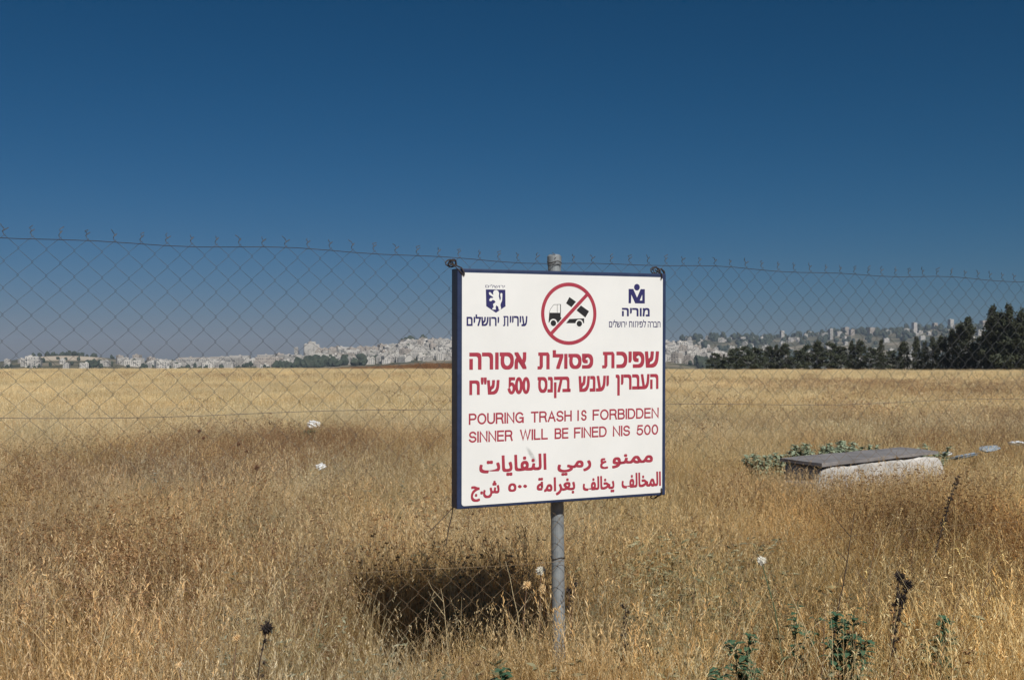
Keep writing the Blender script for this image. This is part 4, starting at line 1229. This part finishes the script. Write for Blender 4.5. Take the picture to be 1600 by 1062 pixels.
trees = [  # X, top Y, width factor, distance, kind, label
 (1117, 553, 1.5, 292, 2, 'small rounded dark tree standing first in the row right of the sign'),
 (1131, 554, 0.8, 290, 0, 'lone slim cypress just after the first rounded tree of the row'),
 (1150, 546, 1.5, 286, 2, 'rounded dark tree at the left end of the first dense clump'),
 (1164, 543, 1.5, 284, 2, 'tallest rounded dark tree in the first dense clump'),
 (1180, 545, 1.5, 285, 2, 'rounded dark tree at the right end of the first dense clump'),
 (1201, 542, 1.2, 288, 3, 'stout bluish conifer just right of the first dense clump'),
 (1213, 541, 1.0, 286, 1, 'ragged conifer below the leftmost far pale tower'),
 (1227, 538, 1.1, 284, 3, 'stout conifer right of the leftmost far pale tower'),
 (1246, 549, 1.5, 282, 2, 'low rounded tree in the dip between two taller conifers'),
 (1262, 541, 1.2, 280, 2, 'rounded tree rising right of the dip in the row'),
 (1278, 534, 1.1, 278, 3, 'stout conifer left of the tall orange lit tower'),
 (1297, 537, 1.2, 276, 2, 'rounded dark tree right under the tall orange lit tower'),
 (1314, 543, 1.3, 274, 2, 'low rounded tree right of the tall orange lit tower'),
 (1331, 535, 0.9, 272, 1, 'ragged conifer under the twin pale towers'),
 (1345, 533, 1.0, 270, 3, 'stout conifer midway between two pale far towers'),
 (1361, 545, 1.3, 268, 2, 'low rounded tree left of the lone tall narrow cypress'),
 (1377, 532, 0.8, 262, 0, 'narrow cypress with a bare right side in mid row'),
 (1395, 549, 1.4, 262, 2, 'low rounded tree right of the narrow mid row cypress'),
 (1413, 535, 1.0, 258, 3, 'stout conifer with houses showing on both sides'),
 (1432, 529, 0.9, 255, 1, 'ragged conifer before the steep rise of the row'),
 (1445, 535, 0.9, 253, 0, 'slim cypress in a notch before the steep rise of the row'),
 (1457, 528, 0.8, 251, 0, 'slim tall cypress left of the steep rise of the row'),
 (1473, 527, 1.1, 248, 3, 'stout conifer at the foot of the steep rise of the row'),
 (1488, 518, 1.0, 246, 1, 'ragged conifer halfway up the steep rise of the row'),
 (1500, 508, 0.9, 243, 3, 'tall stout conifer left of the flat topped one'),
 (1513, 500, 1.0, 240, 1, 'tall ragged conifer before the gap showing a far tower'),
 (1533, 530, 1.2, 238, 2, 'rounded tree filling the gap under a far tower'),
 (1547, 505, 1.0, 234, 3, 'stout conifer leaning on the tallest pair from the left'),
 (1552, 483, 0.85, 230, 1, 'tallest ragged conifer left of the highest tree tip'),
 (1564, 491, 1.0, 228, 3, 'stout conifer between the two highest tree tips'),
 (1577, 481, 0.85, 226, 1, 'highest conifer of the whole row, near the right edge'),
 (1588, 512, 1.2, 224, 2, 'rounded dark tree below the highest conifer'),
 (1598, 488, 0.9, 222, 3, 'tall stout conifer cut by the right edge'),
 (1622, 480, 1.0, 220, 1, 'ragged tall conifer beyond the right end of the row in view'),
 (1650, 486, 1.1, 218, 3, 'stout tall conifer last of the row on the right')]
for i, (X, Yt, wf, D, k, lab) in enumerate(trees):
    x, y = at_px(X, D)
    z0 = float(height(x, y)) - 0.3
    h = EYE + (570 - Yt) * D / FPX - z0
    root = empty('conifer_tree' if k != 2 else 'round_tree', (x, y, z0), (0, 0, i * 1.7))
    tag(root, lab, 'tree', 'dark trees in a row along the far right edge of the field')
    for nm, me in (('trunk', TRUNK), ('crown', CROWN[k])):
        o = bpy.data.objects.new(nm, me); COL.objects.link(o); o.parent = root
        o.scale = (h * wf * 1.05, h * wf * 1.05, h * 1.04)

# ------------------------------------------------------------------ the town on the hills beyond
LIMES = [((0.36, 0.34, 0.31), (0.46, 0.43, 0.39)), ((0.46, 0.43, 0.39), (0.58, 0.55, 0.50)), ((0.33, 0.29, 0.25), (0.42, 0.37, 0.32))]
m_lime = [spotty('limestone', [(0.3, a), (0.7, c)], 0.15, 0.9) for a, c in LIMES]
m_roof = spotty('flat_roof', [(0.3, (0.26, 0.25, 0.235)), (0.7, (0.40, 0.385, 0.36))], 0.3, 0.95)
m_win = spotty('dark_window', [(0.3, (0.03, 0.035, 0.045)), (0.7, (0.06, 0.065, 0.075))], 0.5, 0.25)
def house(w, d, fl, seed, mat, bays=None):
    """flat-roofed block: parapet, stair hut, tanks, balconies and rows of windows on every side; one mesh"""
    r = random.Random(seed)
    h = fl * 3.1 + 0.6
    mb = MB()
    mb.box(-w / 2, w / 2, -d / 2, d / 2, -8, h, 0)
    mb.box(-w / 2 + .3, w / 2 - .3, -d / 2 + .3, d / 2 - .3, h + 0.004, h + 0.05, 1)
    for x0, x1, y0, y1 in ((-w / 2, w / 2, -d / 2, -d / 2 + .25), (-w / 2, w / 2, d / 2 - .25, d / 2), (-w / 2, -w / 2 + .25, -d / 2 + .25, d / 2 - .25), (w / 2 - .25, w / 2, -d / 2 + .25, d / 2 - .25)):
        mb.box(x0, x1, y0, y1, h + 0.002, h + 0.9, 0)
    hx = r.uniform(-w * .25, w * .25)
    mb.box(hx - 1.8, hx + 1.8, -1.6, 1.6, h + 0.06, h + 2.8, 0)
    for k in range(r.randint(2, 4)):
        tx = r.uniform(-w * .42, w * .42); ty = r.uniform(-d * .35, d * .35)
        mb.tube([(tx - .7, ty, h + 1.3), (tx + .7, ty, h + 1.3)], 0.42, 8, 1)
        mb.box(tx - .6, tx + .6, ty - .1, ty + .1, h + 0.06, h + 1.0, 1)
    nb = max(3, int(w / 3.2))
    for f in range(fl):
        z = 1.0 + f * 3.1
        for k in range(nb):
            if r.random() < 0.10: continue
            x = -w / 2 + (k + .5) * w / nb
            ww = r.choice((0.55, 0.7, 0.95))
            for sgn in (-1, 1):
                y = sgn * (d / 2 + 0.02)
                mb.add([(x - ww, y, z), (x + ww, y, z), (x + ww, y, z + 1.5), (x - ww, y, z + 1.5)], [(0, 1, 2, 3) if sgn < 0 else (3, 2, 1, 0)], 2)
            if r.random() < 0.3 and f > 0:
                mb.box(x - 1.3, x + 1.3, -d / 2 - 1.2, -d / 2 - 0.03, z - 0.7, z + 0.25, 0)
        for k in range(max(2, int(d / 4))):
            y = -d / 2 + (k + .5) * d / max(2, int(d / 4))
            for sgn in (-1, 1):
                x = sgn * (w / 2 + 0.02)
                mb.add([(x, y - .6, z), (x, y + .6, z), (x, y + .6, z + 1.4), (x, y - .6, z + 1.4)], [(0, 1, 2, 3) if sgn > 0 else (3, 2, 1, 0)], 2)
    return mb.build('house', [mat, m_roof, m_win], None, link=False).data
SMALL = [house(11, 10, 3, 1, m_lime[0]), house(14, 11, 3, 2, m_lime[1]), house(12, 12, 4, 3, m_lime[2]), house(18, 12, 4, 4, m_lime[1]), house(9, 9, 2, 5, m_lime[1]), house(16, 11, 3, 6, m_lime[0])]
WIDE = [house(34, 12, 4, 11, m_lime[0]), house(44, 13, 4, 12, m_lime[2]), house(28, 12, 3, 13, m_lime[1])]
TOWER = [house(16, 15, 10, 21, m_lime[1]), house(20, 16, 8, 22, m_lime[2]), house(13, 13, 12, 23, m_lime[0])]
placed = []
def put(me, name, X, D, label, cat, group, rz, sc=1.0, z=None):
    x, y = at_px(X, D)
    o = bpy.data.objects.new(name, me); COL.objects.link(o)
    o.location = (x, y, float(height(x, y)) if z is None else z)
    o.rotation_euler = (0, 0, rz); o.scale = (sc, sc, sc)
    tag(o, label, cat, group)
    placed.append((x, y))
    return o
def cluster(n, X0, X1, Da, Db, meshes, label, group, seed, gap=17, name='stone_house', spread=0.5):
    r = random.Random(seed); k = 0; tries = 0
    while k < n and tries < n * 60:
        tries += 1
        X = r.uniform(X0, X1); D = Da + (Db - Da) * r.random()
        x, y = at_px(X, D)
        if any(abs(x - q[0]) < gap and abs(y - q[1]) < gap * 1.5 for q in placed): continue
        put(r.choice(meshes), name, X, D, label, 'house', group, r.gauss(0, spread), r.uniform(0.75, 1.1)); k += 1
# towers and other blocks one can point to
G_T = 'tall blocks standing out over the hillside town'
put(TOWER[2], 'tower_block', 463, 2130, 'slim pale tower block left of the triple towers on the hill left of the sign', 'tower block', G_T, 0.1, 0.55)
for X, s_, nm in ((480, 0.75, 'left'), (487, 0.86, 'middle'), (494, 0.72, 'right')):
    put(TOWER[0], 'tower_block', X, 2120 + (X - 480) * 4, '%s one of the three joined pale towers on the hill left of the sign' % nm, 'tower block', G_T, 0.25, s_)
for X, D, s_, k, lab in (
    (1222, 3382, 0.75, 0, 'small pale tower on the far ridge, leftmost of those right of the sign'),
    (1298, 3145, 0.85, 2, 'tall narrow tower with a bright front on the far ridge above the dark trees'),
    (1322, 3323, 0.85, 1, 'broad pinkish tower on the far ridge, left one of a close pair'),
    (1331, 3264, 0.72, 1, 'lower pale tower on the far ridge, right one of a close pair'),
    (1361, 3205, 1.00, 1, 'broad tall pink and cream tower on the far ridge, biggest of them'),
    (1429, 3382, 0.85, 0, 'cream tower on the far ridge above the narrow cypresses'),
    (1461, 3382, 0.75, 1, 'squat pinkish tower on the far ridge between two taller ones'),
    (1486, 3405, 0.90, 0, 'slim pinkish tower on the far ridge before the steep rise of the trees'),
    (1537, 3264, 0.95, 1, 'pinkish tower in the gap between the two tall tree groups')):
    put(TOWER[k], 'tower_block', X, D, lab, 'tower block', 'tower blocks along the far ridge', 0.35, s_ * 0.9)
cluster(20, 290, 428, 1721, 2174, WIDE, 'long low pale apartment row between the bare quarry hill and the triple towers', 'long apartment rows left of the triple towers', 5, 30, 'apartment_row', 0.12)
cluster(14, 428, 505, 1747, 2187, SMALL + WIDE[2:], 'pale stone house at the foot of the triple towers left of the sign', 'houses around the triple towers', 6)
cluster(150, 500, 716, 1708, 2200, SMALL, 'small whitish stone house packed on the hillside directly left of the sign', 'houses packed on the hillside left of the sign', 7, 13)
cluster(60, 1034, 1140, 1656, 2200, SMALL, 'small whitish stone house packed on the slope directly right of the sign', 'houses packed on the slope right of the sign', 8, 13)
cluster(20, 185, 295, 1721, 2096, SMALL + WIDE[2:], 'pale house on the low slope right of the bare quarry hill', 'houses right of the quarry hill', 9)
cluster(12, 0, 170, 1618, 1915, SMALL, 'pale house on the low ground below the bare quarry slope at left', 'houses below the quarry slope', 10)
cluster(34, 1070, 1560, 2968, 3500, SMALL + WIDE[2:], 'pale house scattered among trees high on the far right ridge', 'houses scattered on the far ridge', 11, 24)
cluster(26, 1150, 1460, 2555, 2956, SMALL + WIDE[2:], 'pale house low on the far slope showing between the dark trees', 'houses on the far slope behind the dark trees', 12, 22)

# the rest of the packed town, past the three hundred largest: one mass
def mass(n, X0, X1, Da, Db, seed):
    r = random.Random(seed)
    for i in range(n):
        X = r.uniform(X0, X1); D = r.uniform(Da, Db); x, y = at_px(X, D); z = float(height(x, y))
        w, d, h = r.uniform(8, 17), r.uniform(8, 12), r.uniform(5, 11)
        a = r.gauss(0, 0.5); ca, sa = math.cos(a), math.sin(a)
        q = MB(); q.box(-w / 2, w / 2, -d / 2, d / 2, -6, h, 0); q.box(-1.5, 1.5, -1.5, 1.5, h + 0.01, h + 2.4, 0)
        for f in range(int(h / 3)):
            for k in range(int(w / 3.2)):
                xx = -w / 2 + 1.6 + k * 3.2
                q.add([(xx - .6, -d / 2 - .03, 1 + f * 3), (xx + .6, -d / 2 - .03, 1 + f * 3), (xx + .6, -d / 2 - .03, 2.5 + f * 3), (xx - .6, -d / 2 - .03, 2.5 + f * 3)], [(0, 1, 2, 3)], 1)
        n0 = len(mt.V); mt.V += [(x + p[0] * ca - p[1] * sa, y + p[0] * sa + p[1] * ca, z + p[2]) for p in q.V]
        mt.F += [tuple(j + n0 for j in ff) for ff in q.F]; mt.M += [2 if m_ == 1 else (i % 2) for m_ in q.M]
mt = MB()
mass(210, 498, 720, 1700, 2240, 1); mass(70, 1030, 1142, 1650, 2240, 2); mass(40, 290, 505, 1750, 2200, 3); mass(60, 1070, 1600, 2700, 3500, 4)
mass(190, 716, 1034, 1700, 2240, 5)
tw = mt.build('distant_town', [m_lime[0], m_lime[1], m_win])
tag(tw, 'hazy mass of small pale houses filling the far hillsides', 'town', kind='stuff')

# woods and garden trees among the houses: too many and too far to count
m_wood = spotty('far_wood_leaf', [(0.3, (0.03, 0.042, 0.028)), (0.7, (0.065, 0.078, 0.05))], 0.12, 0.95)
bm = bmesh.new(); bmesh.ops.create_icosphere(bm, subdivisions=2, radius=1.0)
IV = np.array([v.co[:] for v in bm.verts]); IF = [tuple(v.index for v in f.verts) for f in bm.faces]; bm.free()
mb = MB(); r = random.Random(44); nr = np.random.default_rng(5)
def wood(n, X0, X1, Da, Db, ra=3.0, rb=5.5, hk=1.0):
    for i in range(n):
        X = r.uniform(X0, X1); D = r.uniform(Da, Db)
        x, y = at_px(X, D); z = float(height(x, y)); q = r.uniform(ra, rb); hh = q * r.uniform(0.9, 1.5) * hk
        k = 1 + nr.normal(0, 0.16, len(IV))
        P = IV * k[:, None] * np.array([q, q, hh]) + np.array([x, y, z + hh * 0.8])
        mb.add(P.tolist(), IF)
wood(70, 478, 572, 1682, 1799, 4, 7)
wood(24, 430, 485, 1669, 1760, 3, 6)
wood(60, 628, 668, 2187, 2278, 5, 9)
wood(14, 668, 690, 2187, 2226, 3, 6)
wood(34, 45, 150, 2200, 2260, 2.5, 4.5)
wood(12, 126, 160, 1669, 1760, 3, 4.5)
wood(30, 170, 345, 2071, 2200, 2, 3.5)
wood(60, 165, 420, 1656, 2071, 2.5, 4.0)
wood(14, 0, 130, 1656, 1900, 2.0, 3.0)
wood(110, 480, 712, 1708, 2187, 2.5, 4.5)
wood(80, 712, 1038, 1690, 2200, 2.5, 5)
wood(30, 1038, 1140, 1631, 2174, 2.5, 4.5)
wood(40, 1090, 1170, 1566, 1669, 4, 7)
wood(150, 1060, 1580, 3311, 3571, 5, 9)
wood(240, 1080, 1580, 2614, 3335, 4, 8)
wood(40, 1600, 1900, 2791, 3500, 5, 9)
wd = mb.build('far_woods', m_wood, None, smooth=False)
tag(wd, 'dark bluish woods and garden trees between the houses on the far hills', 'woods', kind='stuff')

# ------------------------------------------------------------------ the hot day's haze
bpy.context.view_layer.update()
HZ0, HZ1 = float(GZ.min()) - 1.0, max(float(GZ.max()) + 1.0, 112.0)
HX = float(np.abs(GX).max()) + 30
mb = MB(); mb.box(-HX, HX, float(ys.min()) - 30, float(ys.max()) + 60, HZ0, HZ1)
mh, nt, b = newmat('haze_air')
nt.nodes.remove(b)
pv = nt.nodes.new('ShaderNodeVolumePrincipled')
pv.inputs['Color'].default_value = (0.62, 0.76, 1.0, 1)
pv.inputs['Density'].default_value = 0.00008
pv.inputs['Anisotropy'].default_value = 0.0
nt.links.new(pv.outputs[0], nt.nodes['Material Output'].inputs['Volume'])
hz = mb.build('haze', mh)
tag(hz, 'thin bluish summer haze over the valley', 'haze', kind='stuff')
